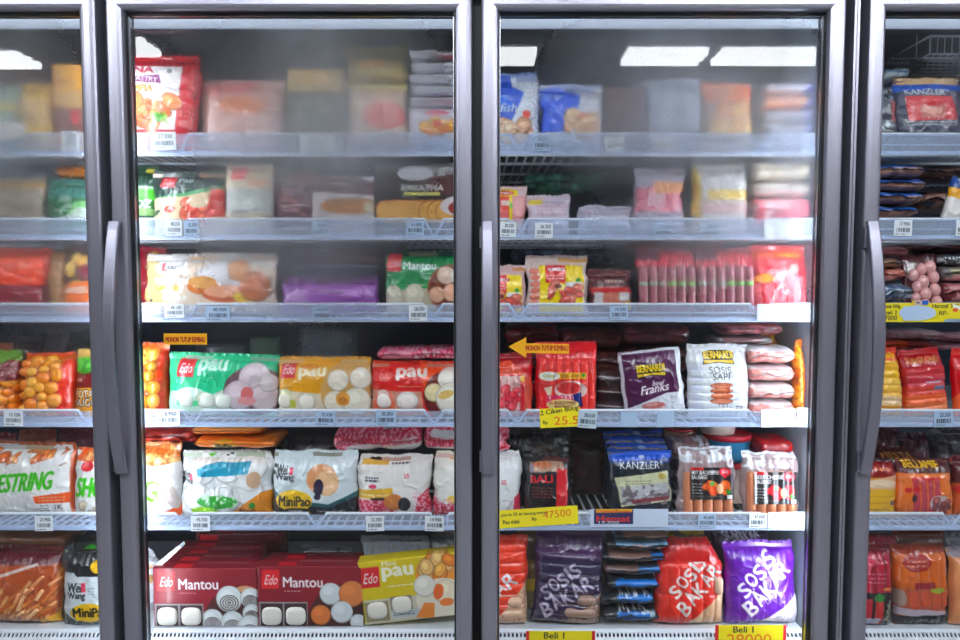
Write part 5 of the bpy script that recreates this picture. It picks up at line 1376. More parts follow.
bag('potato_nugget_pack', 'thin added strip of red edged nugget bag and its reflection beside the white pouches', (796.5, 344, 807, None), 4, lambda c: (c.nuggets(scatter((796, 350, 804, 424), 20, 5, 4), ORANGE, 3), c.rect(803, 340, 810, 430, (236, 96, 26))), (230, 120, 30), T=.05, Y=.128, res=1.3, wr=1.2)  # added strip: bag edge together with its mirror image in the side wall
lay('sausage_pack', 'dark red pack lying under the third shelf above the white pouches, third door', (725, 323, 782, 336), .12, base=(110, 36, 44), Y=.16, wr=1.2, art=lambda c: c.speck((725, 323, 790, 338), (170, 90, 96), 6, .55, 3))
# what lies on the back half of the fourth shelf
q = 0
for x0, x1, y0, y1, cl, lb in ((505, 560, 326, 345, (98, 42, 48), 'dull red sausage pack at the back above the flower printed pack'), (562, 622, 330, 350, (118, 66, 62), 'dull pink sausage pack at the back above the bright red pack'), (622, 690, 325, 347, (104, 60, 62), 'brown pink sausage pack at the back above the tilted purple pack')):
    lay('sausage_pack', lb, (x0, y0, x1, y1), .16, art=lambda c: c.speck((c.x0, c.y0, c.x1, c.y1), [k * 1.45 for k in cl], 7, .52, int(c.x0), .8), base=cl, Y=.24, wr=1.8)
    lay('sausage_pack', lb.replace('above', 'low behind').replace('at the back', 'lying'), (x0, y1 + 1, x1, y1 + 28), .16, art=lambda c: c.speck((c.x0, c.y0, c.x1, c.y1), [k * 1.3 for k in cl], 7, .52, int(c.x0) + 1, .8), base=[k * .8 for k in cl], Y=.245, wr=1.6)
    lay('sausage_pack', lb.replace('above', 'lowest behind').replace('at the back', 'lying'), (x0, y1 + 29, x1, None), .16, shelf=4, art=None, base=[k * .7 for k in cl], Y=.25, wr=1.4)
# wavy clear tray between the red and the purple pack
t = empty('plastic_tray', (0, 0, 0))
o = bag('plastic_tray', 'clear plastic tray with a wavy rim between the bright red and purple packs', (597, 372, 632, None), 4, lambda c: (c.rect(597, 366, 640, 430, (70, 44, 44)), [c.ell(612, 384 + k * 14, 22, 4.5, (40, 22, 24)) for k in range(3)], [c.poly([(597, 377 + k * 14), (632, 379 + k * 14), (632, 380.2 + k * 14), (597, 378.2 + k * 14)], (190, 190, 196)) for k in range(3)]), (66, 40, 40), T=.04, Y=.16, res=1.3, seal=(0, 0), wr=.6, cat='tray')
bpy.data.objects.remove(t)

# fifth shelf
bag('bun_pack', 'white bun pack with a pink mark, left end of fifth shelf, third door', (478, 455, 522, None), 5, lambda c: (c.text('25', 501, 485, 4, (230, 90, 110), bold=.03), c.poly([(514, 498), (527, 490), (527, 525), (512, 525)], (214, 60, 90)), c.speck((500, 500, 514, 516), (200, 190, 190), 4, .6, 2)), (236, 238, 240), T=.06, res=1.3, wr=1.4)
bag('bun_pack', 'red dotted bun bag over the white pack, left of fifth shelf, third door', (480, 428, 508, 452), 5, lambda c: c.speck((480, 428, 508, 452), (244, 170, 186), 1.5, .52, 5), (214, 40, 66), T=.05, res=1.3, Y=.135, wr=1.5)
bag('sausage_pack', 'black pack with a red panel and red letters on the fifth shelf, third door', (523, 459, 569, None), 5, lambda c: (c.poly([(528, 465), (562, 463), (563, 472), (528, 474)], (176, 140, 120)), c.ell(540, 467, 10, 3, (196, 120, 80)), c.rect(555, 470, 566, 530, (206, 26, 44)), c.text('BALI', 529, 484, 7, (214, 40, 50), w=22, bold=.03, rot=-.05), c.lines(531, 488, 552, 4, 3, (140, 60, 66), 4, 1), c.rect(529, 466, 531, 474, (110, 130, 170))), (26, 24, 30), T=.045, res=1.6, wr=1.4, roll=2)
bag('sausage_pack', 'black crinkled bag with painted glints behind the red panelled pack, fifth shelf', (508, 432, 570, None), 5, lambda c: (c.speck((508, 432, 570, 470), (70, 74, 80), 5, .66, 4), c.ell(545, 453, 14, 6, (70, 56, 50))), (24, 28, 32), T=.06, Y=.21, res=1, wr=2.2)  # grey specks imitate glints on the film
bag('sausage_pack', 'dark maroon pack in the shadow at the back between the black and blue packs', (572, 440, 608, None), 5, lambda c: c.speck((572, 440, 608, 500), (80, 44, 50), 8, .55, 4), (44, 24, 28), T=.06, Y=.30, res=.7)
for i, (dy, Y, lb) in enumerate(((0, .13, 'blue black pack with white capital letters and a cream label on the fifth shelf'), (-7.5, .178, 'blue topped pack directly behind the cream labelled blue pack'), (-14, .226, 'second blue topped pack behind the cream labelled blue pack'), (-21, .274, 'hindmost and highest of the blue topped packs on the fifth shelf'))):
    dx = -i * 2.0
    bag('sausage_pack', lb, (611 + dx, 454 + dy, 673 + dx * 1.4, None), 5, (lambda c: (
        c.rect(611, 454, 673, 463, (22, 84, 190)), c.poly([(611, 463), (673, 461), (673, 466), (611, 466)], (18, 50, 110)), c.text('KANZLER', 621, 470.5, 7, (236, 240, 246), w=39, bold=.01), c.ell(643, 459, 3, 1.6, (200, 214, 240)),
        c.poly([(616, 479), (668, 473), (671, 502), (621, 507)], (206, 206, 170)), c.poly([(620, 488), (668, 484), (670, 500), (622, 505)], (186, 186, 190)), c.speck((620, 486, 669, 505), (120, 110, 116), 4, .58, 3), c.lines(626, 482, 652, 2, 2.6, (120, 120, 100), 3), c.ell(662, 478, 4, 3, (190, 170, 90)), c.poly([(630, 500), (668, 497), (668, 501), (632, 504)], (130, 60, 70)))) if i == 0 else (lambda c: (c.rect(c.x0, c.y0, c.x1, c.y0 + 10, (24, 90, 200)), c.poly([(c.x0, c.y0 + 3), (c.x1, c.y0 + 5), (c.x1, c.y0 + 6), (c.x0, c.y0 + 4)], (206, 170, 90)), c.ell((c.x0 + c.x1) / 2 + 4, c.y0 + 4, 4, 1.6, (180, 206, 245)))),
        (20, 28, 42), T=.04, Y=Y, res=1.7 if i == 0 else 1.1, seal=(3, 0), sealcol=(20, 70, 170), roll=-1, wr=1.1, group='row of blue topped sausage packs')


def label_pack(label, x0, y0, x1, title, red):
    W = x1 - x0
    o = bag('sausage_pack', label, (x0, y0, x1, None), 5, lambda c: (c.speck((x0, y0, x1, y0 + 14), (226, 228, 234), 5, .55, 3)), (160, 140, 142), T=.03, res=1.1, wr=1.5, seal=(4, 0), sealcol=(200, 206, 216), puff=.4)
    Ym = .14
    k = (at(x1, 480, Ym).x - at(x0, 480, Ym).x) / W
    n = 5
    for i in range(n):
        xx = (-.5 + (i + .5) / n) * W * .9 * k
        capsule('sausage', o, (xx, -.0165, .004), (xx, -.0165, .115), W * .9 * k / n * .47, (214, 132, 92))
    # card label wrapped on the front
    c = Canvas(x0 + W * .16, y0 + 15, x1 - W * .06, y0 + 47, 1.8, (28, 24, 26))
    a, b, e, f = c.x0, c.y0, c.x1, c.y1
    c.rect(a, b, a + 14, b + 3, (190, 30, 30)); c.text(title[0], a + 1.5, b + 7, 3.6, (240, 236, 236), w=(e - a) * .62, bold=.03); c.text(title[1], a + 1.5, b + 11.6, 3.6, (240, 236, 236), w=(e - a) * .36, bold=.03)
    c.ell(e - 9, b + 4.5, 6, 4, (214, 30, 56)); c.poly([(e - 14, b + 6), (e - 4, b + 6), (e - 9, b + 11)], (214, 30, 56)); c.text('so', e - 12, b + 6, 3, (250, 240, 240), w=6)
    c.pieces((a + (e - a) * .38, b + 14, e - 4, b + 24), 12, 5, red, 5, 2); c.ell(e - 14, b + 21, 3.4, 5, (246, 190, 150)); c.ell(a + (e - a) * .5, b + 16, 2.6, 2, (60, 150, 60)); c.ell(e - 6, b + 24, 2.4, 2, (60, 150, 60)); c.lines(a + 2, b + 16, a + 12, 4, 3, (190, 186, 186), 3); c.rect(e - 7, f - 5, e - 2, f - 1, (240, 240, 240)); c.lines(a + 2, f - 4, e - 12, 2, 2, (120, 116, 116), 4)
    col = c.final(); W2 = (e - a) * k; H2 = (f - b) * k
    X, Z = np.meshgrid(np.linspace(-W2 / 2, W2 / 2, c.nx), np.linspace(H2, 0, c.ny))
    X = X + W * k * .05; Z = Z + (shelf_y(5, Ym + YOFF) - f) * k
    D = -.0165 - W * .9 * k / n * .47 - .0012 + .0012 * np.cos((X / (W * .9 * k) + .5) * 2 * PI * n)
    va = np.stack([X, D, Z], -1).reshape(-1, 3)
    mesh_np('label', np.concatenate([va, va + [0, .0006, 0]]), np.concatenate([gridf(c.nx, c.ny), gridf(c.nx, c.ny, len(va), True)]), np.concatenate([col.reshape(-1, 3)] * 2), MAT['film'], o)
    return o


label_pack('clear sausage pack with a black label of orange sausages, left of two', 679, 451, 735, ('HOT BLACKPEPPER', 'SAUSAGE'), [(232, 100, 40), (240, 130, 60), (220, 80, 30)])
label_pack('clear sausage pack with a black label of red pieces, right of two', 742, 456, 798, ('BEEF CHEESE', 'SAUSAGE'), [(214, 40, 50), (226, 70, 70), (200, 30, 44)])
lay('sausage_pack', 'clear pack of dark round meat pieces behind the left black labelled sausage pack', (672, 440, 710, 462), .08, art=lambda c: (c.pieces((676, 441, 726, 456), 14, 8, [(120, 84, 84), (140, 100, 98)], 3), c.speck((672, 440, 728, 462), (196, 200, 210), 5, .66, 6)), base=(130, 110, 116), Y=.195, wr=1.8, res=1.1)
bag('sausage_pack', 'red and cream pack cut by the right frame on the fifth shelf, third door', (797, 464, 822, None), 5, lambda c: (c.rect(797, 464, 799, 530, (240, 200, 150)), c.ell(812, 485, 12, 12, (240, 220, 190)), c.ell(812, 478, 5, 5, (150, 190, 80))), (206, 26, 40), T=.04, res=1.3, seal=(0, 0))


def tub(label, px, w, y0, y1, Y, body, lidc, lid_px, inner=None):
    """round plastic tub with a lid"""
    zb, zt = at(480, y1, Y).z, at(480, y0, Y).z
    k = at(px + 1, y0, Y).x - at(px, y0, Y).x
    r = w / 2 * k; H = zt - zb; hl = lid_px * k
    t = empty('plastic_tub', (at(px, y0, Y).x, Y + r, zb))
    tag(t, label, 'tub', 'round plastic tubs')

    def lathe(name, prof, col):
        n = 40; P = []
        for (rr, z) in prof:
            for i in range(n + 1):
                g = 2 * PI * i / n; P.append((rr * math.cos(g), rr * math.sin(g), z))
        return mesh_np(name, P, gridf(n + 1, len(prof))[:, ::-1], np.tile(np.array(col, float), (len(P), 1)), MAT['card'], t)
    lathe('tub_body', [(0, 0), (r * .84, 0), (r * .87, .002), (r * .94, H - hl)], body)
    lathe('lid', [(r * .95, H - hl), (r, H - hl + .0005), (r, H - hl * .25), (r * .97, H - hl * .1), (r * .90, H), (r * .86, H - .002), (0, H - .002)], lidc)
    return t


SZ5 = SHELF_Z[5]
yb = shelf_y(5, .21)
tub('blue tub with a red lid, upper of two stacked tubs, fifth shelf', 736, 48, 437, 464, .245, (52, 156, 206), (206, 28, 52), 6)
tub('beige tub with a red lid under the blue tub, fifth shelf', 736, 48, 464.3, 505, .245, (232, 200, 176), (206, 28, 52), 6)
tub('small cream tub with a red rim under the fourth shelf, left of the blue tub', 685, 34, 430, 449, .305, (240, 206, 176), (226, 60, 70), 3)
tub('pale cream tub standing on the blue tub, partly hidden by the shelf above', 724, 38, 424, 436.6, .26, (238, 218, 204), (232, 206, 196), 3)
lay('sausage_pack', 'glossy red pack lying to the right of the blue tub', (759, 441, 803, 463), .12, base=(170, 12, 26), Y=.19, wr=1.0, power=4)
lay('sausage_pack', 'red brown bag at the far right under the fourth shelf, third door', (796, 432, 822, 452), .12, base=(150, 30, 40), Y=.17, wr=1.6)
bag('sausage_pack', 'red pack standing behind the right black labelled sausage pack', (760, 463, 806, None), 5, None, (120, 20, 30), T=.05, Y=.21, res=.7)


# bottom shelf: grilling sausages
def sosis_bakar(c, bg, sk, t1, t2, txt=(236, 230, 236), cut=.52):
    W, H = c.x1 - c.x0, c.y1 - c.y0
    c.rect(c.x0, c.y0, c.x1, c.y1, bg)
    c.poly([(c.x1 + 4, c.y0 + H * cut), (c.x1 + 4, c.y1 + 4), (c.x0 + W * .34, c.y1 + 4)], sk)
    for s, (x, y, w_, h, r) in (('SOSIS', t1), ('BAKAR', t2)):
        # letters set one by one, bouncing along a slanted line
        adv = [.42 if ch == 'I' else 1.0 for ch in s]; st = w_ / sum(adv); q = 0
        for k, ch in enumerate(s):
            c.text(ch, x + math.cos(r) * st * q, y + math.sin(r) * st * q + (-1) ** k * .8, h, txt, w=st * (.82 if ch != 'I' else .24), rot=r + .05 * (-1) ** k, bold=.03)
            q += adv[k]


g1 = bag('sausage_pack', 'orange red grill sausage pack cut by the left frame on the bottom shelf, third door', (466, 539, 528, None), 6, lambda c: (sosis_bakar(c, (236, 64, 26), (226, 186, 156), (452, 600, 48, 13, -.75), (471, 621, 64, 14, -.72), cut=.42), [c.rect(484, 594 + k * 12, 530, 595 + k * 12, (196, 140, 110)) for k in range(4)]), (236, 64, 26), T=.06, res=1.5, lump=hs(8, .006, .05, .98), seal=(0, 0), wr=1.2)
bag('sausage_pack', 'yellow and brown pack peeping out between the orange red and dark purple grill packs', (518, 532, 542, None), 6, lambda c: (c.rect(518, 532, 545, 560, (110, 84, 66)), c.rect(518, 578, 545, 590, (226, 196, 50)), c.rect(518, 590, 545, 610, (150, 130, 80))), (150, 120, 70), T=.05, Y=.205, res=1)
g2 = bag('sausage_pack', 'dark purple grill sausage pack with dull white letters on the bottom shelf', (532, 536, 601, None), 6, lambda c: (sosis_bakar(c, (42, 24, 66), (150, 118, 104), (544, 600, 46, 13, -.68), (545, 617, 58, 14, -.60), (186, 174, 196), .58), c.rect(532, 536, 605, 560, (66, 22, 80)), [c.rect(556, 590 + k * 13, 606, 591 + k * 13, (90, 64, 66)) for k in range(4)], c.text('SAPI', 530, 627, 4, (150, 130, 160), w=14)), (48, 22, 70), T=.06, res=1.6, lump=hs(7, .006, .22, .98), roll=3, wr=1.0, seal=(5, 0), sealcol=(80, 24, 96))
for i in range(7):
    y1 = [622.5, 606, 590, 577, 563.5, 551.5, 539.5][i]; h = [14, 13, 11, 12, 10, 9.5, 5][i]
    lay('sausage_pack', ['lowest', 'second', 'third', 'fourth', 'fifth', 'sixth', 'topmost'][i] + (' pack' if i in (0, 6) else ' pack from the bottom') + ' of the stacked blue labelled meat packs on the bottom shelf', ([603, 599, 607, 604, 601, 606, 616][i], y1 - h, [658, 654, 658, 660, 664, 668, 668][i], y1), .13, shelf=None,
        art=[lambda c: (c.rect(c.x0 + 14, c.y0 + 4, c.x1 - 9, c.y1 - 3, (22, 108, 190)), c.rect(c.x0, c.y1 - 3, c.x1, c.y1, (160, 130, 90)), c.speck((c.x0 + 14, c.y0, c.x1 - 9, c.y0 + 5), (220, 230, 240), 2, .55, 2), c.rect(c.x1 - 9, c.y0 + 3, c.x1 - 4, c.y1, (170, 190, 206))), lambda c: (c.rect(c.x0 + 18, c.y0 + 3, c.x1 - 2, c.y1 - 3, (24, 116, 196)), c.rect(c.x0, c.y1 - 3.4, c.x1, c.y1, (196, 160, 110)), c.speck((c.x0 + 18, c.y0, c.x1, c.y0 + 4), (210, 220, 230), 2, .55, 3)), lambda c: (c.rect(c.x0 + 8, c.y0 + 2, c.x1, c.y1 - 3, (24, 116, 200)), c.rect(c.x0, c.y1 - 2.4, c.x1, c.y1, (186, 170, 140))), lambda c: (c.rect(c.x0, c.y0 + 2, c.x0 + 34, c.y1, (110, 84, 80)), c.rect(c.x0 + 34, c.y0 + 3, c.x1, c.y1 - 4, (30, 118, 190)), c.rect(c.x0 + 38, c.y1 - 3, c.x1, c.y1, (190, 160, 120))), lambda c: (c.rect(c.x0 + 8, c.y0, c.x0 + 50, c.y1, (130, 100, 92)), c.rect(c.x0 + 50, c.y0 + 2, c.x1, c.y1 - 2, (30, 110, 190))), lambda c: (c.pieces((c.x0 + 14, c.y0 + 6, c.x1, c.y1), 14, 5, [(196, 150, 134), (180, 130, 116)], 4), c.rect(c.x0 + 10, c.y0, c.x1, c.y0 + 4, (120, 160, 190))), lambda c: c.rect(c.x0 + 8, c.y0, c.x1, c.y1, (150, 116, 96))][i],
        base=(30, 34, 44), Y=.135, wr=1.3, group='stack of blue labelled meat packs', res=1.4, sag=[0, -.1, 0, .1, .12, .15, 0][i], fin=(44, 50, 60) if i < 5 else None)
g3 = bag('sausage_pack', 'red orange grill sausage pack with white letters in the middle right of the bottom shelf', (655, 541, 724, None), 6, lambda c: (sosis_bakar(c, (222, 50, 34), (226, 184, 150), (675, 597, 48, 12.5, -.85), (684, 613, 58, 14, -.86), (240, 230, 226), .5), c.rect(655, 541, 735, 562, (190, 24, 22))), (222, 50, 34), T=.065, res=1.6, lump=lambda s, t, c: .007 * ridge((s + 1) / 2, 6) * np.where((t > .28) & (t < .98), np.abs(np.sin((t - .28) / .7 * 2 * PI)) ** .35, 0), wr=.9, seal=(0, 0),
    shape=lambda x, z, W, H: (x * (1 - .42 * np.maximum(0, z / H - .68) / .32 * (z / H > .68)), z), puff=.4)
g4 = bag('sausage_pack', 'bright purple grill sausage pack with big white letters at the right of the bottom shelf', (727.5, 547, 804, None), 6, lambda c: (
    sosis_bakar(c, (100, 20, 160), (236, 226, 236), (746, 597, 52, 14, -.80), (752, 615, 64, 16, -.78), (246, 242, 250), .56), c.rect(726, 547, 806, 553, (120, 40, 176)), c.speck((735, 553, 800, 572), (140, 60, 200), 9, .55, 4, .7), [c.rect(786 + k * 9, 594, 786.7 + k * 9, 632, (190, 180, 196)) for k in range(3)], c.text('LIPAT', 768, 603, 5, (225, 210, 240), w=14, rot=-.6)), (100, 20, 160), T=.065, res=1.9, wr=1.1, lump=vs(6, .003, .6, 1), roll=-1.5, seal=(5, 0), sealcol=(116, 40, 170))
for o, L, cl, r in ((g1, [((497, 624), (523, 624)), ((500, 612), (523, 612)), ((507, 600), (522, 600))], (230, 186, 154), .013),
                    (g2, [((558, 623), (594, 623)), ((562, 611), (594, 611)), ((574, 599), (594, 599))], (160, 126, 110), .013),
                    (g3, [((696, 612), (696, 625)), ((705, 606), (705, 626)), ((714, 602), (714, 626)), ((717, 576), (717, 594))], (232, 192, 160), .0115),
                    (g4, [((780, 614), (780, 626)), ((789, 606), (789, 626)), ((797, 598), (797, 626))], (240, 226, 224), .0115)):
    for (a_, b_) in L:
        p, p2 = surf(o, *a_), surf(o, *b_)
        y = (p.y + p2.y) / 2 + .002
        capsule('sausage', o, (p.x, max(p.y + .001, y), max(p.z, r + .002)), (p2.x, max(p2.y + .001, y), max(p2.z, r + .002)), r, cl, 'film')
bag('sausage_pack', 'dark purple grill sausage pack behind and above the bright purple one', (708, 534, 764, None), 6, lambda c: (c.rect(708, 534, 768, 600, (40, 30, 62)), c.text('SOSIS', 721, 545, 8, (190, 184, 200), w=22, rot=-.35, bold=.04), c.text('BAKAR', 734, 548, 8, (190, 184, 200), w=24, rot=-.35, bold=.04)), (40, 30, 62), T=.055, Y=.225, res=1.2, roll=4)
bag('sausage_pack', 'dark red sausage pack at the back right of the bottom shelf, third door', (768, 533, 818, None), 6, lambda c: (c.speck((768, 533, 818, 560), (206, 90, 90), 5, .6, 3), c.ell(786, 540, 4, 3, (230, 150, 140))), (156, 26, 36), T=.06, Y=.235, res=1, wr=1.4, lump=vs(6, .006))
bag('sausage_pack', 'mustard yellow and grey pack behind the red orange grill pack, bottom shelf', (668, 530, 706, None), 6, lambda c: c.speck((668, 530, 706, 560), (90, 84, 60), 6, .55, 3), (190, 150, 40), T=.05, Y=.25, res=.9)

# ============ right door (D)
bag('sausage_pack', 'blue topped sausage pack with white capitals and a red label, top right shelf', (897, 78, 964, None), 1, lambda c: (c.rect(897, 78, 964, 84, (196, 160, 110)), c.rect(897, 84, 964, 92, (40, 96, 196)), c.text('KANZLER', 905, 96, 6, (230, 234, 240), w=38, rot=.03), c.poly([(904, 98), (950, 98), (956, 122), (908, 124)], (206, 60, 66)), c.rect(918, 108, 943, 121, (196, 110, 100)), c.ell(930, 113, 10, 4, (222, 150, 130)), c.lines(906, 124, 955, 2, 3, (180, 180, 190), 3, 1.2)), (74, 78, 96), T=.05, res=1.5)
bag('sausage_pack', 'dark crumpled pack with painted pale glints at the left end of the top right shelf', (868, 90, 896, None), 1, lambda c: (c.speck((868, 80, 900, 133), (190, 200, 214), 5, .64, 5), c.rect(889, 104, 895, 124, (196, 110, 110))), (60, 66, 78), T=.05, res=1, wr=2.2)  # pale specks are glints put into the film colour
lay('sausage_pack', 'blue and grey pack lying on the dark packs of the top right shelf', (884, 68, 908, 80), .10, base=(90, 150, 190), Y=.165, wr=1.4, art=lambda c: c.speck((880, 66, 910, 80), (230, 236, 240), 5, .55, 3))
lay('sausage_pack', 'black pack with pale capitals lying high on the top right shelf', (884, 58, 926, 71), .14, base=(56, 52, 58), Y=.20, wr=1.6, art=lambda c: c.text('ZLER', 889, 66, 4, (150, 150, 160), w=18))
bag('sausage_pack', 'very dark pack at the right edge of the top right shelf', (948, 76, 1000, None), 1, None, (50, 50, 58), T=.06, Y=.195, res=.6)
# white wire basket hanging at the top right
q = MB()
bp = [at(930, 54, .17), at(1010, 54, .17)]
x0, x1, z0 = bp[0].x, bp[1].x, bp[0].z
zt = at(940, 36, .17).z
for i in range(7):
    y = .17 + i * .028; q.tube([(x0, y, z0), (x1, y, z0)], .0022, 6)
for i in range(12):
    x = x0 + (x1 - x0) * i / 11; q.tube([(x, .17, zt), (x, .17, z0), (x, .34, z0), (x, .34, zt)], .0018, 6)
q.tube([(x0, .17, zt), (x1, .17, zt), (x1, .34, zt), (x0, .34, zt), (x0, .17, zt)], .003, 6)
q.tube([(x0, .17, zt), (x0, .17, z0), (x0, .34, z0), (x0, .34, zt)], .003, 6)
for x in (x0 + .02, x1 - .02): q.tube([(x, .255, z0), (x, .255, Z_TOP + .0095)], .0022, 6)
tag(q.build('wire_basket', MAT['wire_white'], smooth=True), 'white wire basket hanging under the ceiling of the right freezer', 'basket')

# second shelf
for i in range(4):
    y1 = [218.5, 205, 191.5, 178][i]
    lay('sausage_pack', ['lowest', 'second lowest', 'second highest', 'topmost'][i] + ' blue topped pack in the left stack on the second right shelf', (866, y1 - [12, 12.5, 12.5, 14][i], [917, 923, 925, 924][i], y1), .14, art=lambda c: (c.poly([(c.x0, c.y0 + 6), (c.x1, c.y0 + 5), (c.x1, c.y1), (c.x0, c.y1)], (170, 124, 104)), c.speck((c.x0, c.y0 + 5, c.x1, c.y1), (206, 160, 140), 5, .55, i), c.rect(c.x0, c.y0, c.x1, c.y0 + 5, (24, 92, 176)), c.rect(c.x0, c.y0, c.x0 + 20, c.y0 + 2, (190, 200, 214))), base=(40, 70, 120), Y=.13, wr=1.5, group='stack of blue topped packs, right freezer', res=1.2, fin=(30, 60, 100))
for i in range(2):
    lay('sausage_pack', ['dark pack lying in the middle of the second right shelf, lower of two', 'brown pink pack lying in the middle of the second right shelf, upper of two'][i], (922, [190, 163][i], 975, [212, 180][i]), .14, art=lambda c: c.speck((c.x0, c.y0, c.x1, c.y1), (150, 110, 96), 6, .5, i), base=((40, 44, 54), (110, 84, 80))[i], Y=.22, wr=1.6)
bag('sausage_pack', 'tilted yellow and white pack leaning on the second right shelf', (936, 177, 955, None), 2, lambda c: (c.rect(936, 177, 960, 190, (20, 70, 140)), c.rect(936, 190, 956, 200, (240, 170, 30)), c.rect(936, 200, 956, 222, (232, 224, 220)), c.text('Yo', 940, 186, 7, (236, 240, 245), w=10)), (40, 60, 100), T=.025, Y=.13, res=1.4, roll=20, seal=(0, 0))
bag('sausage_pack', 'tilted dark blue pack at the right edge of the second right shelf', (957, 178, 985, None), 2, lambda c: (c.rect(957, 195, 985, 225, (110, 116, 130))), (24, 60, 120), T=.03, Y=.165, res=1.2, roll=20, seal=(0, 0))

# third shelf
for i in range(3):
    y1 = [303, 283, 269][i]
    lay('sausage_pack', ['silver speckled pack, lowest of the left pile on the third right shelf', 'red brown meat pack, middle of the left pile on the third right shelf', 'dull golden pack, topmost of the left pile on the third right shelf'][i], (868, y1 - [19, 13.5, 10][i], [912, 904, 900][i], y1), .12, art=[lambda c: c.speck((860, 280, 915, 305), (70, 90, 120), 5, .5, 3), lambda c: c.speck((860, 265, 915, 285), (150, 70, 60), 6, .5, 4), lambda c: c.speck((860, 255, 915, 271), (60, 60, 60), 5, .5, 5)][i], base=((170, 178, 190), (206, 130, 116), (140, 110, 90))[i], Y=.13, wr=1.6, res=1.1)
lay('sausage_pack', 'pink sausage pack lying on the left pile of the third right shelf', (862, 246, 908, 258), .14, base=(186, 120, 124), Y=.15, wr=1.2)
bag('sausage_pack', 'dark red bag strung with pale pink round sausages on the third right shelf', (905, 254, 941, None), 3, lambda c: (c.rect(905, 254, 941, 258, (70, 20, 26)),), (70, 18, 26), T=.03, res=1, seal=(0, 0), lean=8)
so = bpy.data.objects['sausage_pack'] if False else None
strung = [o for o in bpy.data.objects if o.get('label', '').startswith('dark red bag strung')][0]
kx = at(1, 280, .14).x - at(0, 280, .14).x
for (px, py, r) in ((913, 268, 5), (916, 280, 4.6), (921, 262, 5), (922, 275, 6), (924, 287, 6), (923, 298, 5), (930, 260, 6), (933, 270, 5.6), (934, 283, 5.4), (935, 295, 5.4), (914, 291, 4.5)):
    blob('sausage', strung, (px - 923) * kx, -.016, (308 - py) * kx, r * kx, .012, (r + 1.4) * kx, (222, 160, 158), 'film')
for i, (y0, y1, cl) in enumerate(((283, 303, (190, 130, 132)), (267, 282.6, (120, 110, 112)), (255, 266.6, (46, 44, 54)))):
    lay('sausage_pack', ['pink meat pack, lowest of the right pile on the third right shelf', 'grey green pack, middle of the right pile on the third right shelf', 'black pack with white capitals, topmost of the right pile on the third right shelf'][i], (940, y0, 1000, y1), .13, art=[lambda c: c.speck((940, 283, 1000, 303), (110, 50, 56), 8, .55, 3), lambda c: (c.rect(948, 270, 1000, 276, (176, 172, 130)), c.speck((940, 276, 1000, 284), (200, 140, 140), 6, .5, 3)), lambda c: c.text('HANZ', 939 + 1, 263.5, 5.4, (230, 232, 236), w=20, bold=.02)][i], base=cl, Y=.13, wr=.9, res=1.6, power=4)
lay('sausage_pack', 'dark maroon bag at the back under the second right shelf', (905, 245, 980, 256), .14, base=(74, 26, 32), Y=.20, wr=1.3)

# fourth shelf
def pack_rows(c, top, cols, letters, lc):
    n = len(cols); h = (424 - top) / n
    for i, k in enumerate(cols): c.rect(c.x0, top + i * h, c.x1, top + (i + 1) * h, k)
    c.text(letters, c.x0 + (c.x1 - c.x0) * .12, top - 4, 6, lc, w=(c.x1 - c.x0) * .75, bold=.03)


bag('sausage_pack', 'orange pack of yellow sausages with a red top, fourth shelf, right door', (866, 350, 903, None), 4, lambda c: (c.rect(866, 350, 907, 362, (222, 60, 30)), c.rect(884, 355, 898, 361, (240, 150, 40)), pack_rows(c, 363, [(240, 180, 50), (240, 190, 60), (244, 196, 90), (240, 186, 80), (240, 206, 160), (240, 170, 60), (236, 190, 120)], 'FIESTA', (245, 200, 60))), (232, 110, 30), T=.05, res=1.5, lump=hs(7, .005, .22, .98), seal=(4, 0), lean=9)
bag('sausage_pack', 'red pack of sausages fading to orange in the middle of the fourth right shelf', (908, 353, 950, None), 4, lambda c: (c.rect(908, 353, 950, 372, (176, 20, 34)), pack_rows(c, 370, [(196, 50, 60), (190, 50, 66), (214, 70, 60), (236, 110, 60), (240, 140, 90), (240, 150, 70)], 'SUNGKONO', (206, 150, 80)), c.rect(934, 389, 945, 393, (120, 130, 160)), c.rect(926, 384, 943, 386, (220, 170, 190))), (200, 50, 44), T=.05, res=1.5, lump=hs(6, .005, .25, .98), seal=(4, 0), lean=9, roll=-5)
bag('sausage_pack', 'glossy bright red pack at the right edge of the fourth right shelf', (956, 352, 1000, None), 4, lambda c: c.poly([(956, 400), (966, 385), (1000, 385), (1000, 430), (956, 430)], (240, 110, 60)), (206, 12, 26), T=.05, res=1, lean=6)
lay('sausage_pack', 'orange pack lying behind the red topped orange pack, fourth right shelf', (864, 341, 935, 352), .10, base=(206, 74, 30), Y=.19, wr=1.4, art=lambda c: c.rect(905, 341, 940, 352, (130, 40, 34)))
lay('sausage_pack', 'long frosted pink sausage pack lying on top at the fourth right shelf', (892, 331, 945, 341.5), .14, base=(206, 160, 166), Y=.21, wr=1.1, art=lambda c: c.speck((890, 330, 948, 342), (226, 196, 200), 6, .5, 2))
lay('sausage_pack', 'frosted pink sausage pack lying at the right edge of the fourth right shelf', (938, 345, 1000, 352), .12, base=(200, 150, 160), Y=.20, wr=1)
lay('sausage_pack', 'frosted pink pack lying at the far right under the yellow price strip', (948, 334, 1000, 343.5), .12, base=(196, 148, 156), Y=.23, wr=1)

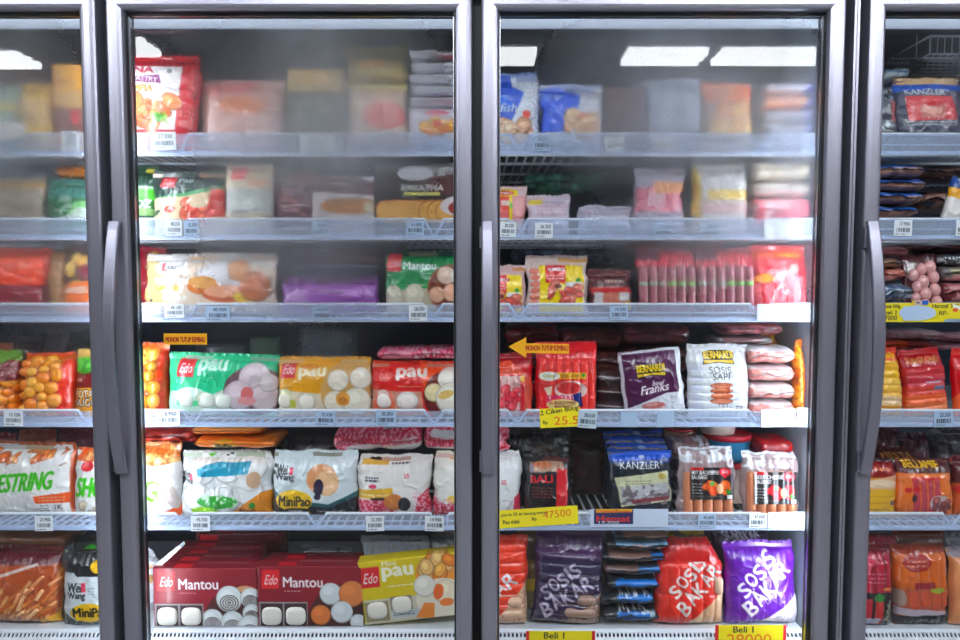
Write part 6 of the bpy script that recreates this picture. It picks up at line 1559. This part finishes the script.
# fifth shelf
bag('sausage_pack', 'yellow and cream sausage pack with a dark red top, fifth shelf, right door', (858, 464, 896, None), 5, lambda c: (c.rect(858, 464, 900, 478, (140, 26, 30)), c.text('Fiesta', 874, 472, 4, (240, 130, 40), w=16, bold=.02), c.poly([(858, 484), (900, 474), (900, 490), (858, 490)], (232, 180, 140)), c.ell(878, 484, 16, 4, (240, 210, 180)), c.rect(858, 489, 897, 530, (226, 176, 50)), [c.rect(858, 496 + k * 6, 887, 496.7 + k * 6, (190, 140, 30)) for k in range(4)], c.rect(888, 501, 896, 505, (90, 90, 100))), (216, 150, 60), T=.05, res=1.5, seal=(0, 0))
bag('sausage_pack', 'orange sausage pack with a maroon top and gold letters, fifth shelf, right door', (897, 461, 953, None), 5, lambda c: (c.rect(897, 461, 955, 474, (80, 18, 26)), c.text('BELLAMIE', 904, 469, 6, (240, 196, 40), w=34, bold=.04), c.text('BEEF SAUSAGE', 908, 473, 2.6, (60, 50, 20), w=26), c.rect(897, 474, 955, 530, (226, 120, 50)), [c.poly([(909 + k * 7, 478), (915 + k * 7, 478), (917 + k * 7, 530), (911 + k * 7, 530)], (190, 70, 84)) for k in range(4)], c.rect(909, 478, 937, 480, (206, 40, 50)), c.ell(906, 490, 3, 2.4, (200, 30, 40)), c.ell(913, 489, 3, 2.4, (200, 30, 40)), c.ell(911, 498, 2.4, 4, (60, 30, 30)), c.ell(936, 503, 11, 8, (206, 180, 180)), c.pieces((926, 500, 946, 512), 10, 4, [(120, 60, 60), (150, 80, 76)], 3)), (214, 110, 46), T=.055, res=1.6, lump=vs(7, .003, .25, 1), wr=1.2, seal=(3, 0))
bag('sausage_pack', 'maroon pack with gold letters behind the orange sausage pack, fifth right shelf', (874, 451, 920, None), 5, lambda c: (c.text('FIESTA', 883, 460, 5, (206, 150, 50), w=30, bold=.03),), (70, 20, 30), T=.05, Y=.20, res=1.1)
bag('sausage_pack', 'dark red and orange pack cut by the photo edge on the fifth right shelf', (954, 460, 1000, None), 5, lambda c: (c.rect(954, 484, 1000, 530, (206, 100, 50)), c.ell(960, 490, 5, 4, (206, 40, 40))), (84, 22, 30), T=.05, res=1, Y=.14)
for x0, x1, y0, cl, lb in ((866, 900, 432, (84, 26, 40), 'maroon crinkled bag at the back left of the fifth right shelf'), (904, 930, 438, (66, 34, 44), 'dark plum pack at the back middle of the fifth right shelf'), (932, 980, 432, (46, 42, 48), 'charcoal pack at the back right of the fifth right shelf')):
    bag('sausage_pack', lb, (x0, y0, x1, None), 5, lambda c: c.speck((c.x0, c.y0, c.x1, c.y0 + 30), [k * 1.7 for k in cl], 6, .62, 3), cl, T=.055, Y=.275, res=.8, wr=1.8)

# bottom shelf
bag('sausage_pack', 'dark red and black sausage pack at the left of the bottom right shelf', (858, 549, 892, None), 6, lambda c: (c.rect(858, 549, 900, 556, (110, 14, 34)), [c.rect(860 + k * 12, 556, 870 + k * 12, 592, (176, 24, 56)) for k in range(4)], c.ell(869, 562, 5, 6, (206, 60, 90)), c.lines(866, 574, 884, 3, 4, (226, 150, 170), 3, 1), c.rect(880, 588, 890, 590, (226, 150, 60)), c.rect(858, 592, 900, 634, (40, 32, 36)), c.rect(862, 598, 869, 620, (190, 40, 60)), c.rect(872, 600, 880, 624, (206, 60, 60)), c.ell(876, 597, 5, 4, (60, 130, 60)), c.rect(858, 617, 878, 623, (190, 190, 206)), c.text('Bundu', 885, 620, 4, (200, 196, 170), w=20, rot=-1.4), c.rect(884, 619, 894, 620, (190, 160, 60))), (120, 18, 40), T=.05, res=1.6, lump=vs(4, .005, .15, .95), seal=(4, 0), sealcol=(150, 24, 50))
bag('sausage_pack', 'orange sausage pack with a black foot and meat picture on the bottom right shelf', (897, 548, 950, None), 6, lambda c: (c.rect(897, 548, 952, 586, (206, 100, 26)), c.rect(897, 548, 952, 556, (140, 50, 20)), c.ell(917, 564, 14, 8, (160, 44, 40)), c.lines(908, 562, 926, 2, 4, (226, 150, 120), 3, 1.6), c.rect(912, 582, 932, 588, (150, 24, 44)), c.poly([(897, 588), (952, 588), (952, 612), (897, 612)], (176, 90, 60)), [c.poly([(905 + k * 11, 590), (914 + k * 11, 590), (920 + k * 11, 612), (909 + k * 11, 612)], (206, 90, 60)) for k in range(4)], c.poly([(897, 606), (950, 612), (950, 618), (897, 614)], (206, 190, 200)), c.ell(935, 590, 7, 2.4, (150, 170, 50)), c.rect(897, 615, 952, 634, (34, 32, 36)), c.ell(900, 597, 5, 8, (170, 140, 130))), (196, 96, 30), T=.055, res=1.6, lump=vs(5, .0055, .12, .8), seal=(3, 0), wr=1.1, roll=-2)
bag('sausage_pack', 'pale orange sausage pack at the right edge of the bottom right shelf', (951, 552, 1000, None), 6, lambda c: (c.rect(951, 552, 1000, 560, (150, 140, 150)),), (226, 150, 100), T=.05, res=1, lump=vs(4, .006), wr=1.1)
bag('sausage_pack', 'crimson sausage pack rising behind the dark red and black pack, bottom right shelf', (858, 538, 900, None), 6, None, (140, 20, 44), T=.055, Y=.20, res=.9, lump=vs(4, .006), seal=(0, 0))
bag('sausage_pack', 'brown orange pack at the back of the bottom right shelf', (896, 533, 948, None), 6, None, (120, 46, 18), T=.05, Y=.285, res=.6)
bag('sausage_pack', 'grey cloudy bag at the back right of the bottom right shelf', (950, 538, 1000, None), 6, None, (96, 94, 104), T=.06, Y=.205, res=.7, wr=1.8)

# ------------------------------------------------------------------ price tags on the rails
TY = RY - .0088


def barcode(seed, word=None):
    def f(c):
        x0, y0, x1, y1 = c.x0, c.y0, c.x1, c.y1; W, H = x1 - x0, y1 - y0
        rd = random.Random(seed)
        c.text(word or '%d.%d50' % (rd.randint(12, 48), rd.randint(1, 9)), x0 + W * .3, y0 + H * .36, H * .22, (46, 54, 66), w=W * .55, bold=.02)
        x = x0 + W * .14
        while x < x1 - W * .12:
            b = rd.uniform(.4, 1.1); c.rect(x, y0 + H * .48, min(x + b, x1 - W * .1), y0 + H * .74, (40, 48, 60)); x += b + rd.uniform(.3, .9)
        c.lines(x0 + W * .1, y0 + H * .84, x0 + W * .6, 1, 2, (110, 118, 130), seed, .9)
    return f


TAGS = [
    (62, 131, 79, 151, 'white barcode tag on the top rail beside the left door post'), (28, 161, 37, 168, None),
    (4, 411, 23, 426, 'white barcode tag on the fourth rail under the orange nugget bags, left door'), (35, 516, 53, 531, 'white barcode tag under the green lettered fries bag, left door'),
    (151, 132, 176, 150, 'overlit white tag on the top rail under the spring roll bag'), (300, 136, 335, 150, 'pale tag on the top rail under the yellow carton'),
    (166, 220, 182, 236, 'overlit white tag on the second rail under the green and cream bun pack'), (184, 221, 199, 237, 'pale blue tag beside the overlit tag on the second rail'), (312, 222, 330, 237, 'blue tag on the second rail under the tan bread carton'), (406, 221, 424, 236, 'blue tag on the second rail under the fanned bread carton'),
    (165, 304, 184, 318, 'overlit white tag on the third rail under the mini bun pack'), (206, 306, 230, 321, 'blue tag with a bent top on the third rail under the mini bun pack'), (312, 306, 330, 321, 'blue tag on the third rail under the purple pack'), (409, 305, 427, 321, 'white barcode tag on the third rail under the green bun pack'),
    (156, 410, 180, 426, 'overlit white tag on the fourth rail under the nugget bag, second door'), (316, 411, 335, 426, 'grey blue tag on the fourth rail under the mustard bun pack'), (376, 410, 396, 426, 'grey blue tag on the fourth rail under the red bun pack'),
    (191, 516, 210, 531, 'white barcode tag on the fifth rail under the turquoise brushed bun pack'), (366, 516, 384, 531, 'white barcode tag on the fifth rail under the red dotted bun pack'), (425, 516, 444, 531, 'white barcode tag at the right end of the fifth rail, second door'),
    (533, 136, 551, 151, 'pale tag on the top rail under the blue seafood packs'), (605, 137, 623, 151, 'pale tag on the fogged middle of the top rail, third door'), (655, 137, 674, 151, 'faint tag right of the middle of the top rail, third door'),
    (500, 222, 516, 237, 'white barcode tag at the left end of the second rail, third door'), (535, 223, 553, 238, 'pale barcode tag, second from the left on the second rail, third door'), (652, 223, 674, 239, 'grey blue tag under the fogged pink pack, second rail'), (700, 223, 722, 239, 'grey blue tag under the white pack with yellow edges, second rail'), (764, 220, 803, 238, 'wide overlit tag at the right end of the second rail, third door'),
    (610, 306, 628, 320, 'blue tag on the third rail under the maroon sausage pack'), (757, 304, 797, 321, 'wide overlit tag at the right end of the third rail, third door'),
    (621, 412, 637, 427, 'blank grey tag under the tilted purple pack, fourth rail'), (657, 411, 674, 427, 'grey barcode tag beside the blank tag, fourth rail'), (761, 409, 794, 427, 'big overlit white tag under the stacked sausage pouches'), (797, 408, 810, 421, 'small white tag at the right end of the fourth rail, third door'),
    (698, 514, 716, 528, 'grey barcode tag under the left black labelled sausage pack'), (749, 513, 767, 528, 'white barcode tag under the right black labelled sausage pack'), (768, 512, 802, 528, 'wide overlit blank tag at the right end of the fifth rail, third door'),
    (894, 220, 912, 236, 'white barcode tag on the second rail of the right door'), (956, 220, 972, 236, 'white tag at the photo edge on the second rail of the right door'), (934, 411, 953, 427, 'grey barcode tag on the fourth rail of the right door'),
]
for i, (x0, y0, x1, y1, lb) in enumerate(TAGS):
    if lb is None: continue
    blank = any(k in lb for k in ('blank', 'wide', 'big overlit'))
    blue = 'blue' in lb or 'grey' in lb
    plate('price_tag', lb, (x0, y0, x1, y1), TY, None if blank else barcode(i), (176, 196, 222) if blue else (236, 240, 246), 'tag', roll=random.Random(i).uniform(-2, 2), group='price tags on the rails')
plate('price_tag', 'grey barcode tag stuck crooked over the yellow handwritten sign', (578, 411, 597, 428), TY - .0022, barcode(77), (196, 210, 222), 'tag', roll=5, group='price tags on the rails')
plate('price_sign', 'white curved blank shape over the top rail at the photo edge, left door', (-8, 122, 25, 140), TY - .002, None, (240, 236, 236), 'sign', mask=lambda c: (c.rect(-8, 122, 25, 131, (255, 255, 255)), c.ell(6, 131, 18, 9, (255, 255, 255))), group='white shapes')  # blank white plate, rounded at the bottom
INK = (34, 40, 30)
YEL = (246, 226, 20)
plate('price_sign', 'yellow handwritten sign on the fourth rail under the bright red sausage pack', (540, 408, 580, 427), TY, lambda c: (c.text('2 Ciken 800g', 541, 416, 6, INK, w=38, rot=-.1), c.text('Rp', 543, 424, 4, INK), c.text('25.5', 554, 424.5, 8, (226, 90, 20), w=24, bold=.0)), YEL, 'sign', res=2.4, roll=-3, tilt=-2, group='yellow price signs')
plate('price_sign', 'long yellow handwritten sign at the left end of the fifth rail, third door', (496, 508, 578, 526), TY, lambda c: (c.text('panda 25 isi kacang merah', 502, 515, 3.6, INK, w=46), c.text('Pao mini', 503, 522, 4, INK, w=16), c.text('Rp', 532, 521, 4, INK), c.text('47500', 543, 519, 7, (220, 100, 10), w=28, rot=-.03, bold=0)), YEL, 'sign', res=2.2, roll=-4, group='yellow price signs')
plate('price_sign', 'white strip with a navy and red promotion label on the fifth rail', (590, 509, 668, 527), TY, lambda c: (c.rect(594, 509.5, 633, 524, (30, 34, 84)), c.poly([(596, 509), (632, 509), (632, 512), (596, 513)], (226, 170, 40)), c.text('Limited Promo', 598, 513, 3, (200, 40, 40), w=32), c.text('Hemat', 597, 521.5, 6, (206, 50, 44), w=33, bold=.04), c.text('19.900', 599, 523.5, 2.6, (220, 220, 226), w=20)), (206, 218, 236), 'sign', res=2.2, group='promotion strip')
for lb, x0, x1, y0, pr in (('yellow handwritten sign with red edges under the dark purple grill pack', 526, 595, 631, '52000'), ('yellow handwritten sign with red edges under the bright purple grill pack', 715, 786, 625, '28000')):
    plate('price_sign', lb, (x0, y0, x1, y0 + 34), .128 + YOFF - .047, lambda c: (c.rect(x0, y0, x0 + 3.5, y0 + 40, (214, 30, 40)), c.rect(x1 - 3.5, y0, x1, y0 + 40, (214, 30, 40)), c.text('Beli 1', x0 + 18, y0 + 7.5, 6, INK, w=20), c.text(pr, x0 + 12, y0 + 21, 12, (236, 120, 20), w=44, bold=.0)), YEL, 'sign', res=2, group='yellow price signs')
plate('price_sign', 'yellow strip of small handwriting along the third rail of the right door', (868, 303, 1000, 322), TY, lambda c: (c.text('Sosis 500g', 884, 309, 4, INK, w=16), c.text('beli 2', 885, 314.5, 4, INK, w=12), c.text('7000', 885, 320, 4.5, INK, w=12, bold=.02), c.text('Hanzel 360', 932, 308, 4, INK, w=26), c.text('RP-', 939, 315, 4, INK, w=9), c.poly([(952, 304), (975, 311), (975, 314), (953, 308)], (240, 240, 240)), c.ell(955, 310, 3, 2, (226, 100, 50)), c.poly([(944, 320), (948, 318.6), (1000, 318.6), (1000, 323), (944, 323)], (150, 170, 190))), (236, 216, 30), 'sign', res=2.2, group='yellow price signs')
plate('price_sign', 'blank white oval card stuck over the yellow strip of the right door', (899, 305, 936, 321), TY - .0012, None, (196, 214, 240), 'sign', res=2.4, mask=lambda c: (c.ell(917.5, 313, 18.5, 7.6, (255, 255, 255)), c.rect(903, 306, 917, 320.5, (255, 255, 255))))
plate('price_sign', 'tiny blue and yellow label above the white oval card', (912, 300.5, 928, 304.8), TY - .0012, lambda c: (c.rect(912, 300, 915, 306, (236, 200, 60)), c.rect(922, 300, 928, 306, (40, 100, 190)), c.lines(916, 302, 921, 1, 2, (60, 50, 60), 2, 1.2)), (226, 196, 190), 'sign', res=3)

# stickers on the door glass, parts of their doors
def sticker(door, box, art, mask=None, label=None):
    o = plate('sticker', None, box, GY - .0004, art, (226, 168, 16), None, res=3, mask=mask, parent=None)
    o.parent = door
    if label: o['label'] = label


sticker(DOOR['C'], (508, 335, 570, 359), lambda c: c.text('MOHON TUTUP KEMBALI', 526, 350.5, 5, (150, 24, 16), w=42, bold=.03), lambda c: (c.poly([(508, 346.5), (526.5, 337), (526.5, 343), (569, 344), (569, 354), (526.5, 353), (526.5, 358)], (255, 255, 255))), 'yellow arrow sticker with red letters')
sticker(DOOR['B'], (164, 333.5, 207, 344.5), lambda c: c.text('MOHON TUTUP KEMBALI', 166, 342, 5, (140, 20, 20), w=39, bold=.03), None, 'yellow sticker with red letters')
for o in list(bpy.data.objects):
    if '_geom' in o: del o['_geom']
